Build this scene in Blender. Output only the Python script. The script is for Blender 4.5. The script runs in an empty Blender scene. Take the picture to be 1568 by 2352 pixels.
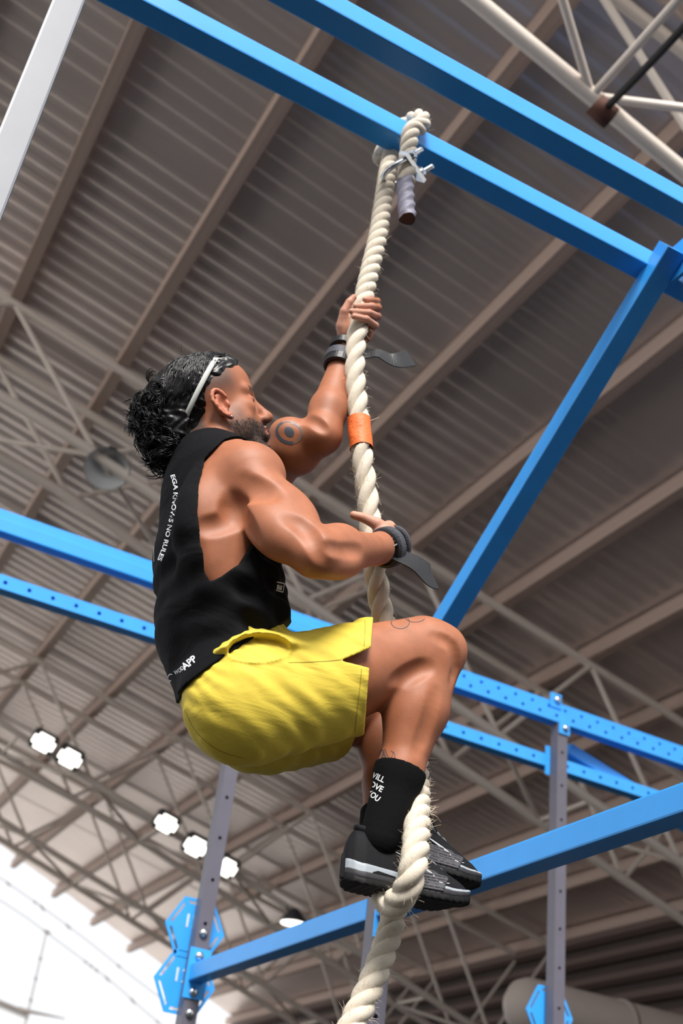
import bpy, bmesh, math, random
import numpy as np
from mathutils import Vector, Matrix
from mathutils.bvhtree import BVHTree
random.seed(4); rng = np.random.default_rng(7)
scene = bpy.context.scene
COL = scene.collection

# ------------------------------------------------------------------ camera, sky, sun, exposure
FPX, CX, CY = 2695.0, 784.0, 1176.0          # focal length and centre in pixels of the 1568 x 2352 frame
GZ = 1.1                                      # camera height above the floor
MC = np.array([[0.87601815, 0.33968569, 0.34235338],
               [-0.46881455, 0.43322571, 0.76975866],
               [0.11315972, -0.83482281, 0.53876318]])   # columns: right, down, forward in world axes
cam_data = bpy.data.cameras.new('camera'); cam = bpy.data.objects.new('camera', cam_data); COL.objects.link(cam)
r_, d_, f_ = MC[:, 0], MC[:, 1], MC[:, 2]
cam.matrix_world = Matrix(((r_[0], -d_[0], -f_[0], 0), (r_[1], -d_[1], -f_[1], 0), (r_[2], -d_[2], -f_[2], GZ), (0, 0, 0, 1)))
cam_data.sensor_fit = 'VERTICAL'; cam_data.sensor_height = 36.0
cam_data.lens = FPX / 2352.0 * 36.0
cam_data.clip_end = 400
cam_data.dof.use_dof = True; cam_data.dof.focus_distance = 2.45; cam_data.dof.aperture_fstop = 3.6
scene.camera = cam

world = bpy.data.worlds.new('sky'); scene.world = world; world.use_nodes = True
wbg = world.node_tree.nodes['Background']
wbg.inputs['Color'].default_value = (0.93, 0.96, 1.0, 1); wbg.inputs['Strength'].default_value = 0.95

sun_data = bpy.data.lights.new('sun', 'SUN'); sun = bpy.data.objects.new('sun', sun_data); COL.objects.link(sun)
sun_data.energy = 5.0; sun_data.angle = math.radians(24); sun_data.color = (1.0, 0.96, 0.9)
sun.rotation_euler = Vector((0.30, 0.70, -0.80)).to_track_quat('-Z', 'Y').to_euler()   # direction the light travels

scene.view_settings.view_transform = 'Standard'; scene.view_settings.look = 'None'
scene.view_settings.gamma = 1.0; scene.view_settings.use_curve_mapping = False
scene.view_settings.exposure = 0.3

# ------------------------------------------------------------------ helpers
def nrm(v): v = np.array(v, float); return v / np.linalg.norm(v)
def W(x, y, z): return Vector((x, y, z + GZ))
def ray(px, py): return MC @ np.array([(px - CX) / FPX, (py - CY) / FPX, 1.0])
def J(px, py, Y):                             # point seen at a pixel, at the given distance Y in front of the camera
    r = ray(px, py); p = r * Y / r[1]; return np.array([p[0], p[1], p[2] + GZ])
def JX(px, py, X):
    r = ray(px, py); p = r * X / r[0]; return np.array([p[0], p[1], p[2] + GZ])
def proj(p):
    c = MC.T @ (np.array(p, float) - np.array([0, 0, GZ])); return np.array([CX + FPX * c[0] / c[2], CY + FPX * c[1] / c[2], c[2]])

def mat(name, col, rough=0.5, metal=0.0, noise=0.0, nscale=20.0, spec=0.5, bump=0.0, bscale=200.0, sss=0.0):
    m = bpy.data.materials.new(name); m.use_nodes = True
    nt = m.node_tree; b = nt.nodes['Principled BSDF']
    b.inputs['Base Color'].default_value = (*col, 1); b.inputs['Roughness'].default_value = rough
    b.inputs['Metallic'].default_value = metal; b.inputs['Specular IOR Level'].default_value = spec
    if sss:
        b.inputs['Subsurface Weight'].default_value = sss; b.inputs['Subsurface Radius'].default_value = (0.01, 0.004, 0.002)
        b.inputs['Subsurface Scale'].default_value = 0.6
    tc = nt.nodes.new('ShaderNodeTexCoord')
    if noise:
        n = nt.nodes.new('ShaderNodeTexNoise'); n.inputs['Scale'].default_value = nscale; n.inputs['Detail'].default_value = 5
        nt.links.new(tc.outputs['Object'], n.inputs['Vector'])
        mx = nt.nodes.new('ShaderNodeMix'); mx.data_type = 'RGBA'
        mx.inputs[6].default_value = (*[c * (1 - noise) for c in col], 1); mx.inputs[7].default_value = (*[min(1, c * (1 + noise)) for c in col], 1)
        nt.links.new(n.outputs['Fac'], mx.inputs[0]); nt.links.new(mx.outputs[2], b.inputs['Base Color'])
    if bump:
        n2 = nt.nodes.new('ShaderNodeTexNoise'); n2.inputs['Scale'].default_value = bscale; n2.inputs['Detail'].default_value = 3
        nt.links.new(tc.outputs['Object'], n2.inputs['Vector'])
        bp = nt.nodes.new('ShaderNodeBump'); bp.inputs['Strength'].default_value = bump; bp.inputs['Distance'].default_value = 0.002
        nt.links.new(n2.outputs['Fac'], bp.inputs['Height']); nt.links.new(bp.outputs['Normal'], b.inputs['Normal'])
    return m

def link(o, parent=None):
    COL.objects.link(o)
    if parent is not None:
        o.parent = parent; o.matrix_parent_inverse = PINV.get(parent.name, Matrix.Identity(4))
    return o
PINV = {}
def wmat(o):                                  # remember where a parent stands, so that children keep world coordinates
    m = o.matrix_basis.copy(); p = o.parent
    if p is not None: m = PINV[p.name].inverted() @ o.matrix_parent_inverse @ m
    PINV[o.name] = m.inverted()
def empty(name, loc, label=None, cat=None, group=None, kind=None, parent=None):
    e = bpy.data.objects.new(name, None); e.empty_display_size = 0.1; e.location = Vector(loc)
    link(e, parent)
    m = Matrix.Translation(Vector(loc)); PINV[e.name] = m.inverted()
    tag(e, label, cat, group, kind); return e
def tag(o, label=None, cat=None, group=None, kind=None):
    if label: o['label'] = label
    if cat: o['category'] = cat
    if group: o['group'] = group
    if kind: o['kind'] = kind
    return o
def mesh_obj(name, verts, faces, m, parent=None, smooth=False):
    me = bpy.data.meshes.new(name)
    me.from_pydata([tuple(v) for v in verts], [], [tuple(f) for f in faces]); me.update()
    if smooth: me.polygons.foreach_set('use_smooth', [True] * len(me.polygons))
    if m: me.materials.append(m)
    o = bpy.data.objects.new(name, me); link(o, parent)
    return o
def child_of(o, p):                           # a sub-part under a part that stands at the world origin of its thing
    pass

UNIT = {}
def unit_cyl(n, m):
    k = ('c', n, m.name)
    if k not in UNIT:
        bm = bmesh.new(); bmesh.ops.create_cone(bm, cap_ends=True, segments=n, radius1=1, radius2=1, depth=1)
        me = bpy.data.meshes.new('tube'); bm.to_mesh(me); bm.free()
        for p in me.polygons: p.use_smooth = len(p.vertices) == 4
        me.materials.append(m); UNIT[k] = me
    return UNIT[k]
def unit_box(m):
    k = ('b', m.name)
    if k not in UNIT:
        bm = bmesh.new(); bmesh.ops.create_cube(bm, size=1); me = bpy.data.meshes.new('bar'); bm.to_mesh(me); bm.free()
        me.materials.append(m); UNIT[k] = me
    return UNIT[k]
def frame_mat(a, b, ref=(0, 0, 1)):
    a = Vector(a); b = Vector(b); z = (b - a); L = z.length; z = z / L
    ref = Vector(ref); x = ref.cross(z)
    if x.length < 1e-4: x = Vector((1, 0, 0)).cross(z)
    x.normalize(); y = z.cross(x)
    return (a + b) / 2, x, y, z, L
def bar(name, me, a, b, sx, sy, parent, ref=(0, 0, 1)):
    c, x, y, z, L = frame_mat(a, b, ref)
    o = bpy.data.objects.new(name, me)
    o.matrix_basis = Matrix(((x.x * sx, y.x * sy, z.x * L, c.x), (x.y * sx, y.y * sy, z.y * L, c.y), (x.z * sx, y.z * sy, z.z * L, c.z), (0, 0, 0, 1)))
    link(o, parent); return o
def pipe(name, a, b, r, m, parent, n=10): return bar(name, unit_cyl(n, m), a, b, r, r, parent)

def square_tube(name, a, b, w, h, m, parent, ref=(0, 0, 1), bevel=0.006):
    """box beam with rounded edges; local x = ref x axis, y about ref"""
    c, x, y, z, L = frame_mat(a, b, ref)
    bm = bmesh.new(); bmesh.ops.create_cube(bm, size=1)
    for v in bm.verts: v.co = Vector((v.co.x * w, v.co.y * h, v.co.z * L))
    ed = [e for e in bm.edges if abs((e.verts[0].co - e.verts[1].co).z) > L * 0.5]
    bmesh.ops.bevel(bm, geom=ed, offset=bevel, segments=2, affect='EDGES', profile=0.6)
    me = bpy.data.meshes.new(name); bm.to_mesh(me); bm.free(); me.materials.append(m)
    o = bpy.data.objects.new(name, me)
    o.matrix_basis = Matrix(((x.x, y.x, z.x, c.x), (x.y, y.y, z.y, c.y), (x.z, y.z, z.z, c.z), (0, 0, 0, 1)))
    link(o, parent); return o

def holed_tube(name, a, b, w, h, m, parent, face, pitch=0.12, hr=0.011, off=0.03, wall=0.006, seg=12, dark=None, rows=(0.0,)):
    """square tube whose face towards the direction FACE has a row of real round holes"""
    a = Vector(a); b = Vector(b); z = (b - a); L = z.length; z.normalize()
    fy = Vector(face); fy = (fy - z * fy.dot(z)).normalized(); x = fy.cross(z)
    V = []; Fc = []
    n = max(1, int((L - 2 * off) / pitch)); mg = (L - n * pitch) / 2
    def add(p): V.append(p); return len(V) - 1
    # plain sides
    def quad(p): Fc.append(tuple(add(q) for q in p))
    A, B = w / 2, h / 2
    quad([(-A, -B, 0), (-A, -B, L), (A, -B, L), (A, -B, 0)][::-1])
    quad([(A, -B, 0), (A, -B, L), (A, B, L), (A, B, 0)][::-1])
    quad([(-A, B, 0), (-A, B, L), (-A, -B, L), (-A, -B, 0)][::-1])
    quad([(-A, -B, 0), (A, -B, 0), (A, B, 0), (-A, B, 0)][::-1]); quad([(-A, -B, L), (A, -B, L), (A, B, L), (-A, B, L)])
    quad([(-A, B, 0), (-A, B, mg), (A, B, mg), (A, B, 0)]); quad([(-A, B, L - mg), (-A, B, L), (A, B, L), (A, B, L - mg)])
    for i in range(n):
        z0 = mg + i * pitch; zc = z0 + pitch / 2
        out = []; inn = []; deep = []
        for k in range(seg):
            t = 2 * math.pi * (k + 0.5) / seg; ct, st = math.cos(t), math.sin(t)
            s = min(A / abs(ct) if abs(ct) > 1e-6 else 9, (pitch / 2) / abs(st) if abs(st) > 1e-6 else 9)
            out.append(add((ct * s, B, zc + st * s)))
            inn.append(add((ct * hr, B, zc + st * hr))); deep.append(add((ct * hr, B - 0.03, zc + st * hr)))
        for k in range(seg):
            k2 = (k + 1) % seg
            Fc.append((out[k], out[k2], inn[k2], inn[k])[::-1]); Fc.append((inn[k], inn[k2], deep[k2], deep[k])[::-1])
        Fc.append(tuple(deep)[::-1])
        # corner fillers
        for sx, sz in ((1, 1), (-1, 1), (-1, -1), (1, -1)):
            cand = [k for k in range(seg) if (V[out[k]][0] * sx > 0) and ((V[out[k]][2] - zc) * sz > 0)]
            ks = sorted(cand, key=lambda k: abs(abs(V[out[k]][0]) - A) + 0)
            e1 = [k for k in cand if abs(abs(V[out[k]][0]) - A) < 1e-6]; e2 = [k for k in cand if abs(abs(V[out[k]][2] - zc) - pitch / 2) < 1e-6]
            if e1 and e2:
                p1 = max(e1, key=lambda k: abs(V[out[k]][2] - zc)); p2 = max(e2, key=lambda k: abs(V[out[k]][0]))
                Fc.append((out[p1], out[p2], add((A * sx, B, zc + sz * pitch / 2))))
    me = bpy.data.meshes.new(name); me.from_pydata(V, [], Fc); me.update(); me.materials.append(m)
    bm = bmesh.new(); bm.from_mesh(me); bmesh.ops.remove_doubles(bm, verts=bm.verts, dist=1e-5); bmesh.ops.recalc_face_normals(bm, faces=bm.faces); bm.to_mesh(me); bm.free()
    o = bpy.data.objects.new(name, me)
    o.matrix_basis = Matrix(((x.x, fy.x, z.x, a.x), (x.y, fy.y, z.y, a.y), (x.z, fy.z, z.z, a.z), (0, 0, 0, 1)))
    link(o, parent); return o

def smooth_path(P, n):
    """Catmull-Rom through the points, n samples evenly spaced"""
    P = np.array(P, float); Q = np.vstack([2 * P[0] - P[1], P, 2 * P[-1] - P[-2]])
    out = []
    for i in range(1, len(Q) - 2):
        for t in np.linspace(0, 1, 24, endpoint=False):
            a, b, c, d = Q[i - 1], Q[i], Q[i + 1], Q[i + 2]
            out.append(0.5 * ((2 * b) + (-a + c) * t + (2 * a - 5 * b + 4 * c - d) * t * t + (-a + 3 * b - 3 * c + d) * t ** 3))
    out.append(P[-1]); out = np.array(out)
    s = np.r_[0, np.cumsum(np.linalg.norm(np.diff(out, axis=0), axis=1))]
    u = np.linspace(0, s[-1], n)
    return np.stack([np.interp(u, s, out[:, k]) for k in range(3)], 1), s[-1]
def frames(C):
    T = np.gradient(C, axis=0); T /= np.linalg.norm(T, axis=1)[:, None]
    n0 = np.cross(T[0], [0.3, 1, 0.2]); n0 /= np.linalg.norm(n0); N = [n0]
    for i in range(1, len(C)):
        v = N[-1] - T[i] * (N[-1] @ T[i]); N.append(v / np.linalg.norm(v))
    N = np.array(N); return T, N, np.cross(T, N)
def sweep(C, R, seg=8, caps=True):
    """tube of radius R (scalar or array) along the points C -> verts, faces"""
    C = np.array(C, float); n = len(C); R = np.broadcast_to(np.array(R, float), (n,))
    T, N, B = frames(C); th = np.linspace(0, 2 * np.pi, seg, endpoint=False)
    V = (C[:, None] + R[:, None, None] * (np.cos(th)[None, :, None] * N[:, None] + np.sin(th)[None, :, None] * B[:, None])).reshape(-1, 3)
    i = np.arange(n - 1)[:, None] * seg; j = np.arange(seg)[None, :]; j2 = (j + 1) % seg
    Fc = np.stack([i + j, i + j2, i + seg + j2, i + seg + j], -1).reshape(-1, 4).tolist()
    if caps: Fc += [list(range(seg))[::-1], list(range((n - 1) * seg, n * seg))]
    return V, Fc
def tube_obj(name, C, R, m, parent, seg=8): 
    V, Fc = sweep(C, R, seg); return mesh_obj(name, V, Fc, m, parent, True)
def join(parts):
    V = []; Fc = []; o = 0
    for v, f in parts:
        V.append(np.asarray(v, float)); Fc += [tuple(i + o for i in q) for q in f]; o += len(v)
    return np.vstack(V), Fc

# ------------------------------------------------------------------ materials
M_blue = mat('rig_blue_paint', (0.035, 0.325, 0.84), 0.33, 0, 0.10, 9, 0.5, 0.06, 500)
M_grey = mat('rig_grey_paint', (0.105, 0.100, 0.130), 0.42, 0, 0.12, 14, 0.5, 0.1, 600)
M_sheet = mat('roof_sheet', (0.74, 0.645, 0.61), 0.36, 0.65, 0.14, 1.1, 0.5)
M_purlin = mat('purlin_paint', (0.52, 0.39, 0.33), 0.6, 0, 0.3, 3)
M_truss = mat('truss_paint', (0.86, 0.73, 0.65), 0.55, 0, 0.25, 4)
M_lgrey = mat('galvanised_grey_paint', (0.22, 0.23, 0.262), 0.45, 0, 0.08, 12, 0.5)
M_ground = mat('outside_concrete', (0.55, 0.53, 0.50), 0.8, 0, 0.1, 0.5)
M_floor = mat('rubber_floor', (0.015, 0.014, 0.014), 0.85, 0, 0.2, 6)
M_wall = mat('brown_wall', (0.06, 0.042, 0.036), 0.8, 0, 0.3, 2)
M_slat = mat('slat_paint', (0.16, 0.11, 0.095), 0.6, 0, 0.3, 2)
M_duct = mat('duct_paint', (0.50, 0.42, 0.37), 0.6, 0, 0.15, 2)
M_steel = mat('zinc_steel', (0.62, 0.65, 0.68), 0.28, 1.0, 0.1, 60)
M_dark = mat('black_cable', (0.012, 0.01, 0.01), 0.6)
M_rust = mat('rusty_iron', (0.09, 0.03, 0.018), 0.8, 0, 0.4, 40)
M_rope = mat('sisal_rope', (0.76, 0.675, 0.555), 0.8, 0, 0.12, 70, 0.3, 0.9, 900)
M_fuzz = mat('rope_fibre', (0.72, 0.61, 0.47), 0.8)
M_tail = mat('grey_whipping_tape', (0.20, 0.19, 0.25), 0.55, 0, 0.25, 60)
M_orange = mat('orange_tape', (0.93, 0.16, 0.03), 0.55, 0, 0.3, 90, 0.5, 0.7, 220)
M_cut = mat('pale_lettering', (0.62, 0.64, 0.68), 0.6)
# ------------------------------------------------------------------ roof, walls, floor
TH = math.tan(math.radians(13.0)); RH = 8.0 + GZ
def roof_z(x, drop=0.0): return RH - TH * x - drop
def grid_floor():
    o = mesh_obj('floor', [(-14, -9, 0), (13, -9, 0), (13, 30, 0), (-14, 30, 0), (-14, -9, -0.2), (13, -9, -0.2), (13, 30, -0.2), (-14, 30, -0.2)],
                 [(0, 1, 2, 3), (4, 7, 6, 5), (0, 4, 5, 1), (1, 5, 6, 2), (2, 6, 7, 3), (3, 7, 4, 0)], M_floor)
    tag(o, 'dark rubber gym floor under the whole hall', 'floor', kind='structure')
grid_floor()
mesh_obj('wall_sky_blocker', [(-16, -8, 0), (14, -8, 0), (14, -8, 5.2), (-16, -8, 5.2), (-16, -8.3, 0), (14, -8.3, 0), (14, -8.3, 5.2), (-16, -8.3, 5.2)],
         [(0, 1, 2, 3), (4, 7, 6, 5), (0, 4, 5, 1), (1, 5, 6, 2), (2, 6, 7, 3), (3, 7, 4, 0)], M_wall).name
tag(bpy.data.objects['wall_sky_blocker'], 'low dark wall added unseen behind the camera to block low sky light', 'wall', kind='structure')  # invented wall, out of view: cuts the low-angle sky fill from behind the camera
gp = mesh_obj('ground', [(-300, -300, -0.21), (300, -300, -0.21), (300, 300, -0.21), (-300, 300, -0.21)], [(0, 1, 2, 3)], M_ground)
tag(gp, 'pale concrete ground outside around the hall', 'ground', kind='structure')
X0, X1 = -9.0, 12.9
ceiling = empty('ceiling', (0, 1, RH), 'brown corrugated sheet roof over the hall with purlins beneath', 'ceiling', kind='structure')
laps = [2.45, 3.75, 6.95, 10.15, 13.35, 16.55, 19.75, 22.95, 26.15, 30.8]
for ya, yb in zip(laps[:-1], laps[1:]):       # trapezoid ribs run down the slope
    prof = []; y = ya; pitch = 0.2; dz = 0.006
    nn = max(1, round((yb - ya) / pitch)); p = (yb - ya) / nn
    for i in range(nn):
        q = ya + i * p; prof += [(q, 0), (q + p * 0.3, 0), (q + p * 0.5, dz), (q + p * 0.8, dz)]
    prof.append((yb, 0)); prof.append((yb + 0.09, -0.012))
    V = []; Fc = []
    for (yy, zz) in prof:
        xs = X0 if yy < 26.3 else min(X1 - 0.05, 4.5 + (yy - 26.3) / 0.52)      # the gable end runs askew
        V += [(xs, yy, roof_z(xs) + zz), (X1, yy, roof_z(X1) + zz)]
    k = len(V)
    V += [(x, y_, z + 0.006) for (x, y_, z) in V]
    for i in range(len(prof) - 1):
        a = 2 * i; Fc.append((a, a + 2, a + 3, a + 1)); Fc.append((k + a, k + a + 1, k + a + 3, k + a + 2))
    mesh_obj('roof_sheet', V, Fc, M_sheet, ceiling)
PX0, PSP = 0.445, 1.19
me_p = unit_box(M_purlin)
for k in range(-7, 11):
    x = PX0 + PSP * k
    if x > X1 - 0.1: break
    z = roof_z(x, 0.10)
    bar('purlin', me_p, (x, 2.45, z), (x, max(26.45, 26.55 + 0.52 * (x - 4.5)), z), 0.12, 0.17, ceiling)
# box trusses running down the slope
trs = [(2.72, 3.57), (9.62, 10.55), (16.65, 17.65), (20.3, 21.2)]
tl = ['near truss of pale tubes crossing above the two blue front beams', 'box truss of pale tubes behind the climber, carrying the bell lamp',
      'box truss of brown tubes that carries the lit lamps', 'farthest box truss beside the open gable end']
for i, (ya, yb) in enumerate(trs):
    t = empty('roof_truss', (0, ya, roof_z(0, 1.3)), tl[i], 'roof truss', 'roof trusses')
    xa, xb = X0 + 0.5, X1 - 0.25
    dt = 0.24
    def bd_(x): return 1.30 + 0.085 * max(0.0, x - 1.5)      # the truss deepens towards the eave
    for yy in (ya, yb):
        pipe('chord', (xa, yy, roof_z(xa, dt)), (xb, yy, roof_z(xb, dt)), 0.045, M_truss, t, 12)
        for x_, x2_ in ((xa, 1.5), (1.5, xb)): pipe('chord', (x_, yy, roof_z(x_, bd_(x_))), (x2_, yy, roof_z(x2_, bd_(x2_))), 0.052, M_truss, t, 12)
    k0 = -7; n = 0
    for k in range(-7, 10):
        x = PX0 + PSP * k; x2 = x + PSP
        if x2 > xb: break
        for yy in (ya, yb):                   # side webs
            a, b = ((x, bd_(x)), (x2, dt)) if k % 2 else ((x, dt), (x2, bd_(x2)))
            pipe('web', (a[0], yy, roof_z(*a)), (b[0], yy, roof_z(*b)), 0.028, M_truss, t, 8)
        a, b = ((x, ya), (x2, yb)) if k % 2 else ((x, yb), (x2, ya))
        pipe('web', (a[0], a[1], roof_z(a[0], bd_(a[0]))), (b[0], b[1], roof_z(b[0], bd_(b[0]))), 0.026, M_truss, t, 8)
        if k % 2 == 0: pipe('web', (x, ya, roof_z(x, bd_(x))), (x, yb, roof_z(x, bd_(x))), 0.026, M_truss, t, 8)
# side wall with long horizontal slats
wall = empty('wall_right', (12.6, 1, 0), 'dark side wall of horizontal slats under the eave', 'wall', kind='structure')
mesh_obj('wall_panel', [(12.40, -1, 0), (12.40, 30, 0), (12.40, 30, roof_z(12.4)), (12.40, -1, roof_z(12.4)), (12.50, -1, 0), (12.50, 30, 0), (12.50, 30, roof_z(12.4)), (12.50, -1, roof_z(12.4))],
         [(0, 3, 2, 1), (4, 5, 6, 7), (0, 1, 5, 4), (2, 3, 7, 6), (0, 4, 7, 3), (1, 2, 6, 5)], M_wall, wall)
me_s = unit_box(M_slat)
for k in range(16):
    z = roof_z(12.4, 0.28) - 0.33 * k
    bar('slat', me_s, (12.27 - 0.04 * (k % 2), -1, z), (12.27 - 0.04 * (k % 2), 30, z), 0.13, 0.12, wall, (0.4, 0, 1))
# duct in front of the side wall
da = Vector(J(1165, 2300, 9.5)); dl = 12.12 - da.x
duct = empty('air_duct', da, 'beige round air duct with a domed end near the slatted wall', 'duct')
prof = [(0.0, 0.001), (0.03, 0.12), (0.1, 0.21), (0.2, 0.25), (dl, 0.25)]
V, Fc = sweep([da + Vector((p, 0, 0)) for p, r in prof], [r for p, r in prof], 28)
mesh_obj('duct_body', V, Fc, M_duct, duct, True)
for p in (1.3, 2.9, dl - 0.06): pipe('duct_collar', da + Vector((p - 0.03, 0, 0)), da + Vector((p + 0.03, 0, 0)), 0.262, M_duct, duct, 28)

# ------------------------------------------------------------------ lamps
M_lampface = mat('lit_lamp_glass', (1, 1, 1), 0.3); b_ = M_lampface.node_tree.nodes['Principled BSDF']
b_.inputs['Emission Color'].default_value = (1, 0.97, 0.88, 1); b_.inputs['Emission Strength'].default_value = 2.6
M_house = mat('lamp_housing', (0.05, 0.05, 0.055), 0.5)
M_refl = mat('lamp_reflector', (0.80, 0.82, 0.83), 0.35, 0.35)
def lamp_at(px, py, Y, w, l, label, rnd=False):
    c = Vector(J(px, py, Y)); top = roof_z(c.x, 1.30)
    e = empty('floodlight', c, label, 'lamp', 'lit lamps on the far truss')
    if rnd:
        V, Fc = sweep([c + Vector((0, 0, d)) for d in (0.0, 0.05, 0.12, 0.2)], [0.2, 0.19, 0.13, 0.06], 24); mesh_obj('housing', V, Fc, M_house, e, True)
        V, Fc = sweep([c + Vector((0, 0, -0.012)), c + Vector((0, 0, -0.002))], 0.185, 24); mesh_obj('lamp_glass', V, Fc, M_lampface, e)
    else:
        sx = Vector((1, 0, -TH)).normalized(); fz = Vector((-0.05, -0.72, -0.62)); fz = (fz - sx * fz.dot(sx)).normalized(); sy = fz.cross(sx)
        mm = Matrix(((sx.x, sy.x, fz.x, c.x), (sx.y, sy.y, fz.y, c.y), (sx.z, sy.z, fz.z, c.z), (0, 0, 0, 1)))
        for nm, dx, dy, z0, z1, mt_, bv in (('housing', l + 0.05, w + 0.05, -0.10, -0.005, M_house, 0.03), ('lamp_glass', l, w, -0.006, 0.012, M_lampface, 0.06)):
            bm = bmesh.new(); bmesh.ops.create_cube(bm, size=1)
            for v in bm.verts: v.co = Vector((v.co.x * dx, v.co.y * dy, z0 if v.co.z < 0 else z1))
            bmesh.ops.bevel(bm, geom=[q for q in bm.edges if abs(q.verts[0].co.z - q.verts[1].co.z) > 0.01], offset=bv, segments=4, affect='EDGES')
            me = bpy.data.meshes.new(nm); bm.to_mesh(me); bm.free(); me.materials.append(mt_)
            o = bpy.data.objects.new(nm, me); o.matrix_basis = mm; link(o, e)
    pipe('bracket', c + Vector((0, 0.03, 0.05)), (c.x, 16.65, roof_z(c.x, 1.30 + 0.085 * max(0.0, c.x - 1.5))), 0.02, M_house, e, 6)
lamp_at(100, 1706, 16.3, 0.24, 0.33, 'lit rectangular lamp nearest the picture edge, first of its pair')
lamp_at(160, 1742, 16.3, 0.24, 0.33, 'lit rectangular lamp beside the outermost one')
lamp_at(382, 1892, 16.3, 0.24, 0.32, 'lit rectangular lamp midway down the far truss')
lamp_at(449, 1945, 16.3, 0.26, 0.32, 'lit rectangular lamp just before the grey upright with hexagon targets')
lamp_at(520, 1993, 16.3, 0.25, 0.30, 'lit rectangular lamp partly hidden by the grey upright')
lamp_at(673, 2120, 16.3, 0.2, 0.3, 'lit round lamp above the low blue beam', True)
# bell lamp, switched off
c = Vector(J(245, 1078, 9.6))
bell = empty('bell_lamp', c, 'unlit bell shaped lamp with a metal reflector under the truss', 'lamp')
axis = (c - Vector((0, 0, GZ))).normalized() * 0.8 + Vector((0, 0, 0.55)); axis.normalize()
outer = [(0.0, 0.215), (0.005, 0.223), (0.03, 0.215), (0.10, 0.185), (0.18, 0.13), (0.24, 0.085), (0.27, 0.08), (0.42, 0.08), (0.44, 0.05)]
V, Fc = sweep([c + axis * p for p, r in outer], [r for p, r in outer], 32); Fc = Fc[:-2] + [Fc[-1]]
mesh_obj('housing', V, Fc, M_house, bell, True)
inner = [(0.0, 0.215), (0.03, 0.205), (0.09, 0.175), (0.16, 0.12), (0.20, 0.07), (0.215, 0.01)]
V, Fc = sweep([c + axis * p for p, r in inner], [r for p, r in inner], 32); Fc = [q[::-1] for q in Fc[:-2]] + [Fc[-1]]
mesh_obj('reflector', V, Fc, M_refl, bell, True)
V, Fc = sweep([c + axis * p for p in (0.19, 0.14, 0.09, 0.07, 0.055)], [0.03, 0.045, 0.05, 0.035, 0.005], 20); mesh_obj('bulb', V, Fc, mat('frosted_bulb', (0.8, 0.8, 0.8), 0.3), bell, True)
pipe('bracket', c + axis * 0.43, (c.x + 0.1, c.y + 0.37, roof_z(c.x, 1.25)), 0.018, M_house, bell, 8)
bar('hanger_arm', unit_box(M_truss), c + axis * 0.44 + Vector((-0.05, 0, 0)), c + axis * 0.44 + Vector((0.22, 0, -0.02)), 0.06, 0.05, bell)
# black cable tied to the near truss
ca = Vector(JX(1384, 258, 3.1)); 
cab = empty('hanging_cable', ca, 'black cable tied to the near truss tube with a rusty clamp', 'cable')
pa = np.array(J(1384, 256, 3.44)); pb = np.array(J(1590, 40, 2.6))
cc, _ = smooth_path([pa, pa * 0.66 + pb * 0.34 + [0, 0, -0.01], pa * 0.33 + pb * 0.67 + [0, 0, -0.01], pb], 30)
tube_obj('cable', cc, 0.022, M_dark, cab, 8)
tube_obj('clamp', [pa + [-0.06, 0, 0.03], pa + [0.0, 0, 0], pa + [0.06, 0, -0.02]], 0.068, M_rust, cab, 14)

# ------------------------------------------------------------------ outside, beyond the open gable
M_wire = mat('weathered_wire', (0.16, 0.14, 0.13), 0.8)
mast = empty('wire_mast', J(60, 2352, 60) - np.array([0, 0, 3]), 'thin barbed mast outside the open gable end', 'mast')
p1 = J(107, 2140, 60); p2 = J(58, 2352, 60); p3 = p2 + (p2 - p1) * 0.6
tube_obj('mast_tube', [p1, (p1 + p2) / 2, p2, p3], 0.045, M_wire, mast, 8)
for t in (0.0, 0.3, 0.52, 0.75, 0.93):
    q = p1 * (1 - t) + p2 * t; s = 0.22 if t == 0 else 0.1 + 0.05 * random.random()
    tube_obj('barb', [q + [-s, 0, 0.05], q, q + [s, 0, -0.03]], [0.03, 0.10 if t == 0 else 0.07, 0.03], M_wire, mast, 6)
tube_obj('cross_arm', [J(40, 2318, 60), J(62, 2322, 60), J(150, 2340, 60)], [0.14, 0.1, 0.03], M_wire, mast, 6)
def wire(pts, label, n):
    P, L = smooth_path([J(x, y, 60) for x, y in pts], 40)
    e = empty('barbed_wire', P[-1], label, 'wire', 'wires outside the gable')
    tube_obj('strand', P, 0.028, M_wire, e, 6)
    for k in range(n):
        q = P[int(3 + (36) * random.random())]; s = 0.1 + 0.12 * random.random()
        tube_obj('barb', [q + np.array([-s, 0, s * 0.5]), q, q + np.array([s, 0, -s * 0.9])], [0.02, 0.075, 0.02], M_wire, e, 6)
wire([(-60, 1975), (85, 2075), (200, 2160), (300, 2240), (420, 2330), (520, 2400)], 'upper barbed wire running down across the white sky', 9)
wire([(-60, 2030), (50, 2100), (107, 2142), (250, 2250), (330, 2320), (420, 2395)], 'lower barbed wire meeting the top of the mast', 7)
hs = empty('outside_roof', J(0, 2352, 70) - np.array([0, 0, 3]), 'pale grey roof corner outside below the mast', 'roof')
q = [J(-160, 2240, 70), J(-30, 2290, 70), J(66, 2330, 70), J(52, 2420, 70), J(-160, 2420, 70)]
mesh_obj('roof_panel', [*q, *[v + np.array([0.2, 5, 0.4]) for v in q]], [(0, 1, 2, 3, 4), (9, 8, 7, 6, 5)] + [(i, i + 5, (i + 1) % 5 + 5, (i + 1) % 5) for i in range(5)], mat('outside_sheet', (0.45, 0.45, 0.47), 0.6), hs)
tube_obj('ridge_cap', [q[0] - [0, 0.1, 0], q[1] - [0, 0.1, 0], q[2] - [0, 0.1, 0]], 0.12, M_wire, hs, 8)

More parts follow.
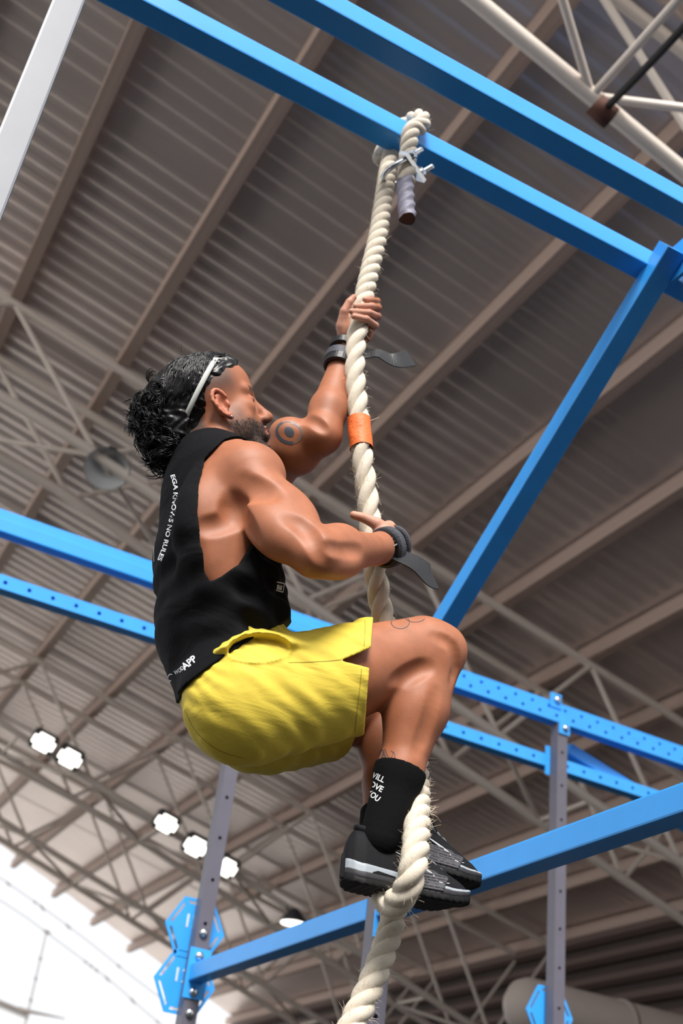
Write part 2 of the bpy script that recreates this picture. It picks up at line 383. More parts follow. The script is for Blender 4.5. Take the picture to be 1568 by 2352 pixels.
# ------------------------------------------------------------------ pull-up rig
rig = empty('pull_up_rig', W(1.89, 5.16, -GZ), 'blue and grey steel rig whose beams carry the climbing rope', 'rig')
BW = 0.072
def beamX(x0, x1, y, z, holes=False, name='cross_beam', w=BW):
    if holes: return holed_tube(name, W(x0, y, z), W(x1, y, z), w, w, M_blue, rig, (0, -1, 0), pitch=0.118, hr=0.0105)
    return square_tube(name, W(x0, y, z), W(x1, y, z), w, w, M_blue, rig)
ZT = 2.80
beamX(-0.35, 2.35, 2.10, ZT); beamX(-0.35, 2.06, 1.85, ZT)
beamX(-2.2, 2.6, 5.16, ZT); beamX(2.603, 6.4, 5.16, ZT, True); beamX(-2.2, 2.6, 5.16 + BW + 0.004, ZT + 0.088); beamX(2.603, 6.4, 5.16 + BW + 0.004, ZT + 0.088, True)
beamX(-2.2, 4.75, 5.16 + BW + 0.003, 2.55, True)
square_tube('cross_beam', W(1.89, 1.925, 1.008), W(1.89, 3.464, 1.008), BW, BW, M_blue, rig)
square_tube('cross_beam', W(1.89, 3.536, 1.008), W(1.89, 5.12, 1.008), BW, BW, M_blue, rig)
square_tube('brace', W(1.89, 1.99, 2.795), W(1.89, 3.47, 1.80), BW, BW, M_blue, rig)
square_tube('brace', W(4.0, 5.30, 2.70), W(6.2, 5.30, 2.15), BW, BW, M_blue, rig)
def post(x, y, z1, light=False):
    return holed_tube('upright', W(x, y, -GZ), W(x, y, z1), 0.068, 0.068, M_grey, rig, (0, -1, 0), pitch=0.195, hr=0.009)
square_tube('upright', W(-0.026, 1.97, -GZ), W(-0.026, 1.97, 2.86), 0.070, 0.070, M_lgrey, rig, (0, 1, 0)); square_tube('upright', W(1.972, 1.97, -GZ), W(1.972, 1.97, 2.86), 0.070, 0.070, M_lgrey, rig, (0, 1, 0)); post(1.89, 3.5, 1.86); post(1.89, 5.16, ZT - 0.036); post(3.838, 5.16, ZT - 0.036); post(-1.9, 5.16, ZT - 0.036)
# gusset plates and bolts
def bolt(x, y, z, n=(0, -1, 0), r=0.017, par=None):
    a = W(x, y, z); nn = Vector(n)
    V, Fc = sweep([a, a + nn * 0.004, a + nn * 0.012, a + nn * 0.016], [r * 1.1, r * 1.1, r, r * 0.45], 14)
    return mesh_obj('bolt', V, Fc, M_steel, par or rig, True)
def plate(cx, cy, cz, w, h, t=0.006, nrm='y', bolts=()):
    s = Vector((w, t, h)) if nrm == 'y' else Vector((t, w, h))
    bm = bmesh.new(); bmesh.ops.create_cube(bm, size=1)
    for v in bm.verts: v.co = Vector((v.co.x * s.x, v.co.y * s.y, v.co.z * s.z)) + W(cx, cy, cz)
    me = bpy.data.meshes.new('gusset_plate'); bm.to_mesh(me); bm.free(); me.materials.append(M_blue)
    o = bpy.data.objects.new('gusset_plate', me); link(o, rig); PINV[o.name] = Matrix.Identity(4)
    for (bx, bz) in bolts:
        V, Fc = sweep([np.array(W(bx, cy - t / 2, bz)) + np.array([0, d, 0]) for d in (0.002, -0.005, -0.012, -0.016)], [0.019, 0.019, 0.017, 0.007], 14)
        b = mesh_obj('bolt', V, Fc, M_steel, None, True); b.parent = o
    return o
plate(1.89, 5.122, 1.008, 0.10, 0.21, bolts=((1.885, 1.08), (1.885, 0.93)))
bolt(1.888, 5.124, 1.18); bolt(1.888, 5.124, 0.845)
plate(1.875, 3.462, 1.008, 0.05, 0.20)
plate(1.9315, 1.985, 1.008, 0.11, 0.14, 0.0115, 'x'); plate(1.9315, 1.99, 2.78, 0.11, 0.14, 0.0115, 'x')
plate(3.838, 5.195, 2.93, 0.08, 0.09, bolts=())
bolt(3.845, 5.19, 2.935, r=0.02)
plate(3.845, 5.12, 2.735, 0.075, 0.075, bolts=((3.85, 2.735),))
plate(3.838, 5.2, 2.55, 0.125, 0.17)
bolt(3.845, 5.124, 1.03); bolt(0.03, 1.93, 2.62)
# hexagonal ball targets
def hex_target(cx, y, cz, r, txt, parent):
    e = empty('ball_target', W(cx, y, cz), parent=parent)
    def hexpts(rr, fy): return [(cx + rr * 0.94 * math.cos(math.radians(60 * k)), fy, cz + GZ + rr * 0.98 * math.sin(math.radians(60 * k))) for k in range(6)]
    t = 0.006
    rings = []
    V = []; Fc = []
    R1, R2, R3 = r, r * 0.89, r * 0.80
    for rr in (R1, R2):
        V += hexpts(rr, y) + hexpts(rr, y + t)
    for k in range(6):
        k2 = (k + 1) % 6
        Fc += [(k, k2, 12 + k2, 12 + k), (6 + k, 18 + k, 18 + k2, 6 + k2), (k, 6 + k, 6 + k2, k2), (12 + k, 12 + k2, 18 + k2, 18 + k)]
    mesh_obj('rim', V, Fc, M_blue, e)
    V = hexpts(R3, y) + hexpts(R3, y + t)
    mesh_obj('panel', V, [tuple(range(6)), tuple(range(6, 12))[::-1]] + [(k, 6 + k, 6 + (k + 1) % 6, (k + 1) % 6) for k in range(6)], M_blue, e)
    for k in range(6):
        a = math.radians(60 * k); p = Vector((cx + (R2 + R3) / 2 * 0.94 * math.cos(a), y + t / 2, cz + GZ + (R2 + R3) / 2 * 0.98 * math.sin(a)))
        d = Vector((math.cos(a), 0, math.sin(a)))
        bar('tab', unit_box(M_blue), p - d * r * 0.09, p + d * r * 0.09, r * 0.14, t * 0.96, e, (0, 1, 0))
    if txt:
        cu = bpy.data.curves.new('target_numeral', 'FONT'); cu.body = txt; cu.size = r * 0.55; cu.extrude = 0.001; cu.align_x = 'CENTER'
        tmp = bpy.data.objects.new('tmp', cu); COL.objects.link(tmp); bpy.context.view_layer.update()
        me = bpy.data.meshes.new_from_object(tmp.evaluated_get(bpy.context.evaluated_depsgraph_get())); bpy.data.objects.remove(tmp)
        me.materials.clear(); me.materials.append(M_cut)
        o = bpy.data.objects.new('numeral', me); o.matrix_basis = Matrix.Translation(W(cx, y - 0.001, cz)) @ Matrix.Rotation(math.radians(90), 4, 'X'); link(o, e)
hx = np.array(J(448, 2134, 5.215)); hex_target(hx[0], 5.215, hx[2] - GZ, 0.155, '123', rig)
hx = np.array(J(424, 2258, 5.215)); hex_target(hx[0], 5.215, hx[2] - GZ, 0.155, '123', rig)
hx = np.array(J(1262, 2330, 5.215)); hex_target(hx[0], 5.215, hx[2] - GZ, 0.155, '', rig)
# ------------------------------------------------------------------ climbing rope
RR = 0.0245
rope = empty('climbing_rope', W(0.97, 2.10, 2.8), 'thick pale twisted climbing rope looped over the blue beam', 'rope')
def rope_part(pts, n, R=RR, phase=0.0, mats=M_rope, name='strand', seg=10):
    C, L = smooth_path(pts, n); T, N, B = frames(C)
    py = np.array([proj(c)[1] for c in C]); idx = np.arange(n)
    rate = np.where((py > 720) & (py < 1420) & (idx > n * 0.1), 6.0, 9.2); rate = np.convolve(np.pad(rate, 15, 'edge'), np.ones(31) / 31, 'valid')
    ang = np.cumsum(rate) * (L / (n - 1)) * 2 * np.pi
    for k in range(3):                        # three strands laid around each other
        a = ang + 2 * np.pi * k / 3 + phase
        S = C + R * 0.51 * (np.cos(a)[:, None] * N + np.sin(a)[:, None] * B)
        tube_obj(name, S, np.full(n, R * 0.575), mats, rope, seg)
    return C, T, N, B
xb = 0.972
loop = [J(931, 418, 2.045), J(934, 385, 2.042), J(938, 345, 2.038), J(944, 300, 2.030), W(xb + 0.016, 2.030, 2.80), W(xb + 0.018, 2.040, 2.845), W(xb + 0.008, 2.080, 2.868), W(xb - 0.006, 2.13, 2.864),
        W(xb - 0.022, 2.170, 2.825), W(xb - 0.034, 2.172, 2.76), J(896, 352, 2.15), J(890, 392, 2.125)]
top_main = [J(881, 455, 2.105), J(868, 540, 2.09), J(852, 610, 2.085), J(836, 680, 2.08), J(824, 740, 2.075), J(816, 800, 2.07), J(815, 860, 2.065), J(820, 920, 2.06), J(826, 990, 2.055), J(833, 1060, 2.05),
            J(841, 1120, 2.05), J(848, 1180, 2.05), J(852, 1235, 2.05), J(858, 1290, 2.05), J(868, 1350, 2.055), J(878, 1410, 2.06), J(905, 1500, 2.07), J(934, 1600, 2.075), J(950, 1700, 2.06), J(957, 1790, 2.01),
            J(958, 1850, 1.945), J(957, 1910, 1.90), J(953, 1960, 1.875), J(946, 2005, 1.868), J(932, 2046, 1.888), J(908, 2073, 1.925), J(884, 2064, 1.98), J(876, 2020, 2.04), J(890, 1975, 2.09),
            J(908, 1990, 2.12), J(910, 2050, 2.10), J(903, 2105, 2.075), J(889, 2160, 2.06), J(866, 2225, 2.05), J(838, 2292, 2.045), J(806, 2360, 2.04), J(770, 2440, 2.03)]
RC, RT, RN, RB = rope_part([*loop, *top_main], 900)
# tape-whipped tail below the clamp
tail = [J(931, 408, 2.045), J(931, 440, 2.042), J(933, 470, 2.038), J(936, 503, 2.032)]
C, L = smooth_path(tail, 60); T, N, B = frames(C); th = np.linspace(0, 2 * np.pi, 36, endpoint=False); V = []
s = np.linspace(0, L, 60)
for i in range(60):
    r = RR * 1.0 * (0.94 + 0.09 * np.cos(3 * (th - 2 * np.pi * 9.2 * s[i]))) * (1.0 if i < 56 else 0.95)
    V.append(C[i] + r[:, None] * (np.cos(th)[:, None] * N[i] + np.sin(th)[:, None] * B[i]))
V = np.vstack(V); i = np.arange(59)[:, None] * 36; j = np.arange(36)[None]; j2 = (j + 1) % 36
mesh_obj('taped_tail', V, np.stack([i + j, i + j2, i + 36 + j2, i + 36 + j], -1).reshape(-1, 4).tolist(), M_tail, rope, True)
V, Fc = sweep([C[-1] - T[-1] * 0.004, C[-1] - T[-1] * 0.001], RR * 0.86, 24); mesh_obj('cut_end', V, Fc, mat('charred_end', (0.10, 0.035, 0.018), 0.8, 0, 0.5, 200, bump=1.0, bscale=400), rope)
# orange tape band
ia = int(np.argmin([np.linalg.norm(proj(c)[:2] - [825, 962]) for c in RC])); ib = int(np.argmin([np.linalg.norm(proj(c)[:2] - [832, 1030]) for c in RC]))
C = RC[ia:ib + 1]; n = len(C); V = []
th = np.linspace(0, 2 * np.pi, 42, endpoint=False)
for q in range(n):
    r = RR * (1.13 + 0.025 * np.cos(3 * th + q * 0.4) + 0.012 * rng.standard_normal(42)); V.append(C[q] + r[:, None] * (np.cos(th)[:, None] * RN[ia + q] + np.sin(th)[:, None] * RB[ia + q]))
V = np.vstack(V); i = np.arange(n - 1)[:, None] * 42; j = np.arange(42)[None]; j2 = (j + 1) % 42
mesh_obj('orange_tape', V, np.stack([i + j, i + j2, i + 42 + j2, i + 42 + j], -1).reshape(-1, 4).tolist(), M_orange, rope, True)
# U-bolt clamp round both strands
cl = Vector(J(925, 390, 2.065)); e_clamp = empty('rope_clamp', cl, parent=rope)
ub = [J(968, 343, 2.000), J(940, 360, 2.012), J(905, 380, 2.030), J(887, 394, 2.055), J(881, 408, 2.085), J(890, 420, 2.115), J(910, 422, 2.11), J(935, 414, 2.085), J(965, 398, 2.062), J(993, 382, 2.045)]
C, L = smooth_path(ub, 60); tube_obj('u_bolt', C, 0.0080, M_steel, e_clamp, 12)
sa, sb = J(926, 352, 2.006), J(968, 414, 2.066)
axu = nrm(np.array(ub[0]) - ub[2]); sd = nrm(np.array(sb) - sa)
bar('saddle', unit_box(M_steel), sa, sb, 0.030, 0.012, e_clamp, axu)
for p in (J(941, 359, 2.011), J(962, 400, 2.060)):
    pipe('nut', Vector(p - axu * 0.004), Vector(p + axu * 0.016), 0.0150, M_steel, e_clamp, 6)
# loose fibres
def fuzz(name, C, n, lmin, lmax, rad, parent, m, curl=1.0):
    parts = []
    for _ in range(n):
        i = rng.integers(2, len(C) - 2); t = C[i + 1] - C[i - 1]; t = t / (np.linalg.norm(t) + 1e-9)
        v = rng.standard_normal(3); v -= t * (v @ t); v /= np.linalg.norm(v)
        L = lmin + (lmax - lmin) * rng.random() ** 3
        d = v * 0.6 + t * rng.normal(0, 0.9); d /= np.linalg.norm(d)
        p = C[i] + v * RR * 0.95; P = [p]
        for k in range(5):
            d = d + rng.standard_normal(3) * 0.22 * curl; d /= np.linalg.norm(d); p = p + d * L / 5; P.append(p)
        parts.append(sweep(np.array(P), np.linspace(rad, rad * 0.4, 6), 3, False))
    V, Fc = join(parts); o = mesh_obj(name, V, Fc, m, parent); o['kind'] = 'stuff'; return o
fuzz('fibre_fuzz', RC, 2400, 0.005, 0.024, 0.00036, rope, M_fuzz)
low = RC[int(len(RC) * 0.62):]
fuzz('fibre_fuzz', low, 700, 0.006, 0.030, 0.00032, rope, M_fuzz)
fuzz('long_fibre', RC[150:700], 22, 0.03, 0.085, 0.0006, rope, M_fuzz, 0.5)
# ------------------------------------------------------------------ implicit-surface modeller for the climber
class SDF:
    def __init__(s): s.p = []
    def cone(s, a, b, ra, rb, k=0.02, A=None, op='u', m=1.0):
        a = np.array(a, float); b = np.array(b, float)
        s.p.append(('c', op, k, (a + b) / 2, np.linalg.norm(b - a) / 2 + max(ra, rb) * m, (a, b - a, ra, rb, A))); return s
    def econe(s, a, b, ra, rb, u, m, k=0.03, op='u'):       # round cone stretched m times along the unit axis u
        u = nrm(u); return s.cone(a, b, ra, rb, k, np.eye(3) - (1 - 1 / m) * np.outer(u, u), op, m)
    def chain(s, pts, rad, k=0.004, op='u'):
        for i in range(len(pts) - 1): s.cone(pts[i], pts[i + 1], rad[i], rad[i + 1], k if i == 0 else 0.003, None, op)
        return s
    def ell(s, c, r, ax=None, k=0.02, op='u'):
        ax = np.eye(3) if ax is None else np.array(ax, float); c = np.array(c, float); r = np.array(r, float)
        s.p.append(('e', op, k, c, r.max(), (c, ax, r))); return s
    def __call__(s, P, c=None, rad=None):
        acc = np.full(len(P), 1.0)
        for (t, op, k, bc, br, q) in s.p:
            if c is not None and np.linalg.norm(bc - c) > br + rad + k + 0.01: continue
            if t == 'c':
                a, ba, ra, rb, A = q; pa = P - a
                if A is not None: pa = pa @ A.T; ba = A @ ba
                h = np.clip(pa @ ba / (ba @ ba), 0, 1)
                d = np.sqrt(((pa - h[:, None] * ba) ** 2).sum(1)) - (ra + (rb - ra) * h)
            else:
                cc, ax, r = q; w = ((P - cc) @ ax.T) / r
                k0 = np.sqrt((w ** 2).sum(1)) + 1e-9; k1 = np.sqrt(((w / r) ** 2).sum(1)) + 1e-9; d = k0 * (k0 - 1) / k1
            if op == 'u':
                h = np.clip(0.5 + 0.5 * (d - acc) / k, 0, 1); acc = d * (1 - h) + acc * h - k * h * (1 - h)
            else:
                d = -d; h = np.clip(0.5 - 0.5 * (d - acc) / k, 0, 1); acc = d * (1 - h) + acc * h + k * h * (1 - h)
        return acc

def extract(fn, lo, hi, vox, B=16, margin=0.02, smooth=2):
    lo = np.array(lo, float); hi = np.array(hi, float)
    nb = np.ceil((hi - lo) / (vox * B)).astype(int); dim = nb * B
    G = np.ones(dim, np.float32)
    bi = np.stack(np.meshgrid(*[np.arange(n) for n in nb], indexing='ij'), -1).reshape(-1, 3)
    cen = lo + (bi * B + (B - 1) / 2) * vox; hd = vox * B * 0.87
    dc = np.concatenate([fn(cen[i:i + 20000]) for i in range(0, len(cen), 20000)])
    loc = np.stack(np.meshgrid(*[np.arange(B)] * 3, indexing='ij'), -1).reshape(-1, 3) * vox
    for b, c, d in zip(bi, cen, dc):
        sl = tuple(slice(q * B, q * B + B) for q in b)
        if d > hd + margin: continue
        if d < -(hd + margin): G[sl] = -1; continue
        G[sl] = fn(lo + b * B * vox + loc, c, hd).reshape(B, B, B)
    S = G < 0
    cnt = np.zeros(np.array(dim) - 1, np.uint8)
    for i in (0, 1):
        for j in (0, 1):
            for k in (0, 1): cnt += S[i:dim[0] - 1 + i, j:dim[1] - 1 + j, k:dim[2] - 1 + k]
    act = np.argwhere((cnt > 0) & (cnt < 8)); del cnt
    acc = np.zeros((len(act), 3)); n = np.zeros(len(act))
    cor = [np.array([i, j, k]) for i in (0, 1) for j in (0, 1) for k in (0, 1)]
    val = {tuple(c): G[act[:, 0] + c[0], act[:, 1] + c[1], act[:, 2] + c[2]] for c in cor}
    for c in cor:
        for ax in range(3):
            if c[ax]: continue
            c2 = c.copy(); c2[ax] = 1; a = val[tuple(c)]; b = val[tuple(c2)]; m = (a < 0) != (b < 0)
            t = np.where(m, a / np.where(m, a - b, 1), 0); p = c + np.outer(t, c2 - c); acc += np.where(m[:, None], p, 0); n += m
    V = lo + (act + acc / n[:, None]) * vox
    idx = np.full(np.array(dim) - 1, -1, np.int32); idx[act[:, 0], act[:, 1], act[:, 2]] = np.arange(len(act))
    F = []
    for ax in range(3):
        u, w = (ax + 1) % 3, (ax + 2) % 3
        sa = [slice(None)] * 3; sb = [slice(None)] * 3; sa[ax] = slice(0, -1); sb[ax] = slice(1, None)
        e = np.argwhere(S[tuple(sa)] != S[tuple(sb)])
        e = e[(e[:, u] > 0) & (e[:, w] > 0) & (e[:, u] < dim[u] - 1) & (e[:, w] < dim[w] - 1)]
        du = np.eye(3, dtype=int)[u]; dw = np.eye(3, dtype=int)[w]
        g = lambda q: idx[q[:, 0], q[:, 1], q[:, 2]]
        q = np.stack([g(e), g(e - du), g(e - du - dw), g(e - dw)], 1)
        flip = ~S[e[:, 0], e[:, 1], e[:, 2]]; q[flip] = q[flip][:, ::-1]; F.append(q)
    F = np.vstack(F); F = F[(F >= 0).all(1)]
    for _ in range(smooth):
        A = np.zeros_like(V); N = np.zeros(len(V))
        for i in range(4):
            a, b = F[:, i], F[:, (i + 1) % 4]
            for k in range(3): A[:, k] += np.bincount(a, V[b, k], len(V)) + np.bincount(b, V[a, k], len(V))
            N += np.bincount(a, minlength=len(V)) + np.bincount(b, minlength=len(V))
        V = V * 0.5 + 0.5 * A / np.maximum(N, 1)[:, None]
    return V, F
def np_mesh(name, V, F, m, parent=None, col=None):
    me = bpy.data.meshes.new(name); nf = len(F)
    me.vertices.add(len(V)); me.vertices.foreach_set('co', np.ascontiguousarray(V, np.float32).ravel())
    me.loops.add(nf * 4); me.loops.foreach_set('vertex_index', np.ascontiguousarray(F, np.int32).ravel())
    me.polygons.add(nf); me.polygons.foreach_set('loop_start', np.arange(0, nf * 4, 4, dtype=np.int32)); me.polygons.foreach_set('use_smooth', np.ones(nf, bool))
    me.update(calc_edges=True); me.validate()
    if m: me.materials.append(m)
    if col is not None:
        at = me.attributes.new('tint', 'FLOAT_COLOR', 'POINT'); at.data.foreach_set('color', np.ascontiguousarray(np.c_[col, np.ones(len(V))], np.float32).ravel())
    o = bpy.data.objects.new(name, me); link(o, parent); return o

# ------------------------------------------------------------------ climber: joints
climber = empty('person', J(500, 1760, 2.08), 'man in black tank top and yellow shorts climbing the rope, seen from below', 'person')
LAT = nrm([0.06, 1, 0])                        # towards his left
rs, re, rw = J(556, 1092, 1.93), J(724, 1272, 1.79), J(868, 1260, 1.955)
ls, le, lw = J(610, 1085, 2.28), J(738, 1000, 2.10), J(783, 838, 2.115)
rh, rk, ra = J(580, 1602, 1.99), J(996, 1500, 1.93), J(884, 1892, 1.955)
lh, lk, la = J(620, 1648, 2.19), J(905, 1600, 2.20), J(872, 1888, 2.12)
# head axes
pit = math.radians(28); rol = math.radians(12); fh = np.array([0.940, -0.342, 0.0]); HF = math.cos(pit) * fh + math.sin(pit) * np.array([0, 0, 1.0]); HU = -math.sin(pit) * fh + math.cos(pit) * np.array([0, 0, 1.0])
HL = np.cross(HU, HF); HL, HU = math.cos(rol) * HL + math.sin(rol) * HU, math.cos(rol) * HU - math.sin(rol) * HL; HC = J(493, 952, 2.08); HS = 1.05
HA = np.array([HF, HL, HU])
def Hd(x, y, z): return HC + HS * (x * HF + y * HL + z * HU)

torso = SDF()
torso.econe(J(492, 1130, 2.08), J(500, 1255, 2.08), 0.098, 0.108, LAT, 1.5, 0.05)
torso.econe(J(500, 1255, 2.08), J(505, 1430, 2.08), 0.108, 0.098, LAT, 1.42, 0.05)
torso.econe(J(505, 1430, 2.08), J(545, 1560, 2.08), 0.098, 0.104, LAT, 1.4, 0.05)
torso.cone(J(478, 1062, 2.08), J(492, 1130, 2.08), 0.062, 0.09, 0.06)
torso.cone(J(485, 1075, 2.06), rs, 0.058, 0.062, 0.05)
torso.cone(J(485, 1070, 2.10), ls, 0.055, 0.056, 0.05)
torso.ell(J(492, 1175, 1.955), (0.075, 0.05, 0.10), None, 0.03)          # shoulder blade and lat
torso.ell(J(520, 1265, 1.96), (0.075, 0.05, 0.10), None, 0.03)
torso.ell(J(560, 1170, 1.99), (0.07, 0.07, 0.07), None, 0.04)            # chest
torso.ell(J(600, 1190, 2.12), (0.06, 0.08, 0.07), None, 0.04)
pelvis = SDF()
pelvis.ell(J(552, 1618, 2.0), (0.105, 0.095, 0.105), None, 0.05).ell(J(590, 1650, 2.17), (0.105, 0.095, 0.105), None, 0.05)

body = SDF(); body.p = torso.p + pelvis.p
# right arm
ua = nrm(re - rs); fa = nrm(rw - re)
body.ell(rs + np.array([0.022, -0.012, 0.0]), (0.066, 0.064, 0.066), None, 0.03)
body.cone(rs + ua * 0.05, re, 0.058, 0.044, 0.010)
body.ell(J(664, 1178, 1.865), (0.090, 0.046, 0.048), np.array([ua, nrm(np.cross(ua, [0, 0, 1])), nrm(np.cross(np.cross(ua, [0, 0, 1]), ua))]), 0.02)     # biceps
body.ell(J(628, 1215, 1.84), (0.095, 0.05, 0.05), np.array([ua, nrm(np.cross(ua, [0, 0, 1])), nrm(np.cross(np.cross(ua, [0, 0, 1]), ua))]), 0.02)    # triceps
body.cone(re, re + (rw - re) * 0.4, 0.043, 0.046, 0.02)
body.cone(re + (rw - re) * 0.4, rw, 0.046, 0.031, 0.02)
body.ell(J(770, 1240, 1.84), (0.085, 0.036, 0.034), np.array([fa, nrm(np.cross(fa, [0, 0, 1])), nrm(np.cross(np.cross(fa, [0, 0, 1]), fa))]), 0.012)   # brachioradialis
body.ell(J(778, 1298, 1.82), (0.09, 0.032, 0.03), np.array([fa, nrm(np.cross(fa, [0, 0, 1])), nrm(np.cross(np.cross(fa, [0, 0, 1]), fa))]), 0.012)
# left arm
ub = nrm(le - ls); fb = nrm(lw - le)
body.ell(ls, (0.06, 0.06, 0.06), None, 0.03)
body.cone(ls, le, 0.056, 0.046, 0.025)
body.ell(J(672, 1005, 2.15), (0.06, 0.05, 0.048), None, 0.02)
body.ell(J(668, 1045, 2.17), (0.065, 0.05, 0.045), None, 0.02)
body.cone(le, le + (lw - le) * 0.35, 0.044, 0.045, 0.02).cone(le + (lw - le) * 0.35, lw, 0.045, 0.029, 0.02)
# legs
for (h, k_, a, sgn) in ((rh, rk, ra, -1), (lh, lk, la, 1)):
    body.cone(h, h + (k_ - h) * 0.5, 0.10, 0.086, 0.05); body.cone(h + (k_ - h) * 0.5, k_, 0.086, 0.062, 0.03)
    kx = nrm(k_ - h); sh = nrm(a - k_)
    body.ell(k_ + kx * 0.018 - sh * 0.005, (0.052, 0.05, 0.05), None, 0.02)                       # kneecap
    body.cone(k_, k_ + (a - k_) * 0.35, 0.058, 0.058, 0.02); body.cone(k_ + (a - k_) * 0.35, k_ + (a - k_) * 0.72, 0.058, 0.043, 0.03); body.cone(k_ + (a - k_) * 0.72, a + sh * 0.03, 0.043, 0.036, 0.02)
    body.ell(k_ + (a - k_) * 0.30 - kx * 0.022 + LAT * sgn * 0.008, (0.05, 0.05, 0.10), np.array([nrm(np.cross(sh, [0, 1, 0])), nrm(np.cross(sh, np.cross(sh, [0, 1, 0]))), sh]), 0.025)   # calf
    body.ell(k_ + (a - k_) * 0.0 + sh * 0.07 + kx * 0.028, (0.024, 0.024, 0.03), None, 0.03)
body.cone(rh * 0.6 + rk * 0.4 + [0, 0, 0.030], rk + [-0.035, 0, 0.022], 0.066, 0.046, 0.03)           # quad above the knee
# neck and head
body.cone(J(480, 1065, 2.08), Hd(-0.025, 0, -0.05), 0.062, 0.056, 0.03)
body.cone(J(505, 1050, 2.03), Hd(-0.01, -0.05, -0.045), 0.02, 0.02, 0.02)                             # neck muscle
body.ell(Hd(-0.018, 0, 0.042), np.array([0.100, 0.077, 0.086]) * HS, HA, 0.03)
body.ell(Hd(0.022, 0, 0.058), np.array([0.072, 0.062, 0.060]) * HS, HA, 0.03)
body.ell(Hd(0.03, 0, -0.03), np.array([0.060, 0.056, 0.075]) * HS, HA, 0.03)
for s in (-1, 1):
    body.cone(Hd(-0.002, 0.052 * s, -0.05), Hd(0.064, 0.018 * s, -0.110), 0.019 * HS, 0.018 * HS, 0.02)
    body.ell(Hd(0.054, 0.044 * s, -0.016), np.array([0.024, 0.013, 0.015]) * HS, HA, 0.02)              # cheekbone
    body.cone(Hd(0.080, 0.012 * s, 0.026), Hd(0.068, 0.044 * s, 0.024), 0.0125 * HS, 0.010 * HS, 0.015)      # brow
    body.ell(Hd(0.090, 0.034 * s, 0.001), np.array([0.013, 0.018, 0.010]) * HS, HA, 0.014, 'd')              # socket
    body.ell(Hd(0.0715, 0.032 * s, 0.000), np.array([0.0135, 0.0155, 0.0125]) * HS, HA, 0.004)                # lids
    body.ell(Hd(0.094, 0.0125 * s, -0.040), np.array([0.014, 0.008, 0.0085]) * HS, HA, 0.006)                # nostril wing
    body.ell(Hd(0.03, 0.055 * s, -0.055), np.array([0.03, 0.010, 0.03]) * HS, HA, 0.02)                      # masseter
body.ell(Hd(0.073, 0, -0.116), np.array([0.02, 0.022, 0.018]) * HS, HA, 0.02)                                # chin
body.cone(Hd(0.082, 0, 0.018), Hd(0.106, 0, -0.026), 0.0085 * HS, 0.0105 * HS, 0.012)                        # nose bridge
body.ell(Hd(0.1075, 0, -0.034), np.array([0.0145, 0.0125, 0.0115]) * HS, HA, 0.008)                          # nose tip
body.ell(Hd(0.074, 0, -0.066), np.array([0.017, 0.026, 0.022]) * HS, HA, 0.015)                               # mouth mound
body.cone(Hd(0.0935, 0.010, -0.0625), Hd(0.0935, -0.010, -0.0625), 0.0068 * HS, 0.0068 * HS, 0.006)
body.cone(Hd(0.0915, 0.010, -0.077), Hd(0.0915, -0.010, -0.077), 0.0075 * HS, 0.0075 * HS, 0.006)
body.cone(Hd(0.100, 0.022, -0.0695), Hd(0.100, -0.022, -0.0695), 0.0022, 0.0022, 0.003, None, 'd')           # mouth line
for s in (-1, 1): body.ell(Hd(0.1, 0.0065 * s, -0.0475), np.array([0.006, 0.0035, 0.005]) * HS, HA, 0.002, 'd')
# ears
for s in (-1, 1):
    ec = (0.000, 0.076 * s, -0.014)
    ring = []
    for a_ in np.linspace(math.radians(25), math.radians(285), 12):
        ex = 0.0165 * math.cos(a_) * (1.0 if a_ < 3.2 else 0.8); ez = 0.031 * math.sin(a_)
        ring.append(Hd(ec[0] + ex - 0.25 * ez * 0.6 - (0.0), ec[1] + s * (0.013 + 0.004 * math.cos(a_) * -1), ec[2] + ez))
    body.chain(ring, [0.0044 * HS] * 12, 0.004)
    body.ell(Hd(ec[0] - 0.001, ec[1] + s * 0.004, ec[2]), np.array([0.0165, 0.009, 0.029]) * HS, HA, 0.005)
    body.ell(Hd(ec[0] + 0.003, ec[1] + s * 0.017, ec[2] - 0.001), np.array([0.0105, 0.012, 0.019]) * HS, HA, 0.004, 'd')
    body.chain([Hd(ec[0] - 0.006, ec[1] + s * 0.012, ec[2] + 0.018), Hd(ec[0] - 0.009, ec[1] + s * 0.012, ec[2]), Hd(ec[0] - 0.002, ec[1] + s * 0.011, ec[2] - 0.016)], [0.0035, 0.0035, 0.003], 0.003)
    body.ell(Hd(ec[0] + 0.009, ec[1] + s * 0.010, ec[2] - 0.032), np.array([0.008, 0.0045, 0.009]) * HS, HA, 0.004)      # lobe
    body.ell(Hd(ec[0] + 0.014, ec[1] + s * 0.008, ec[2] - 0.004), np.array([0.0045, 0.005, 0.008]) * HS, HA, 0.004)      # tragus
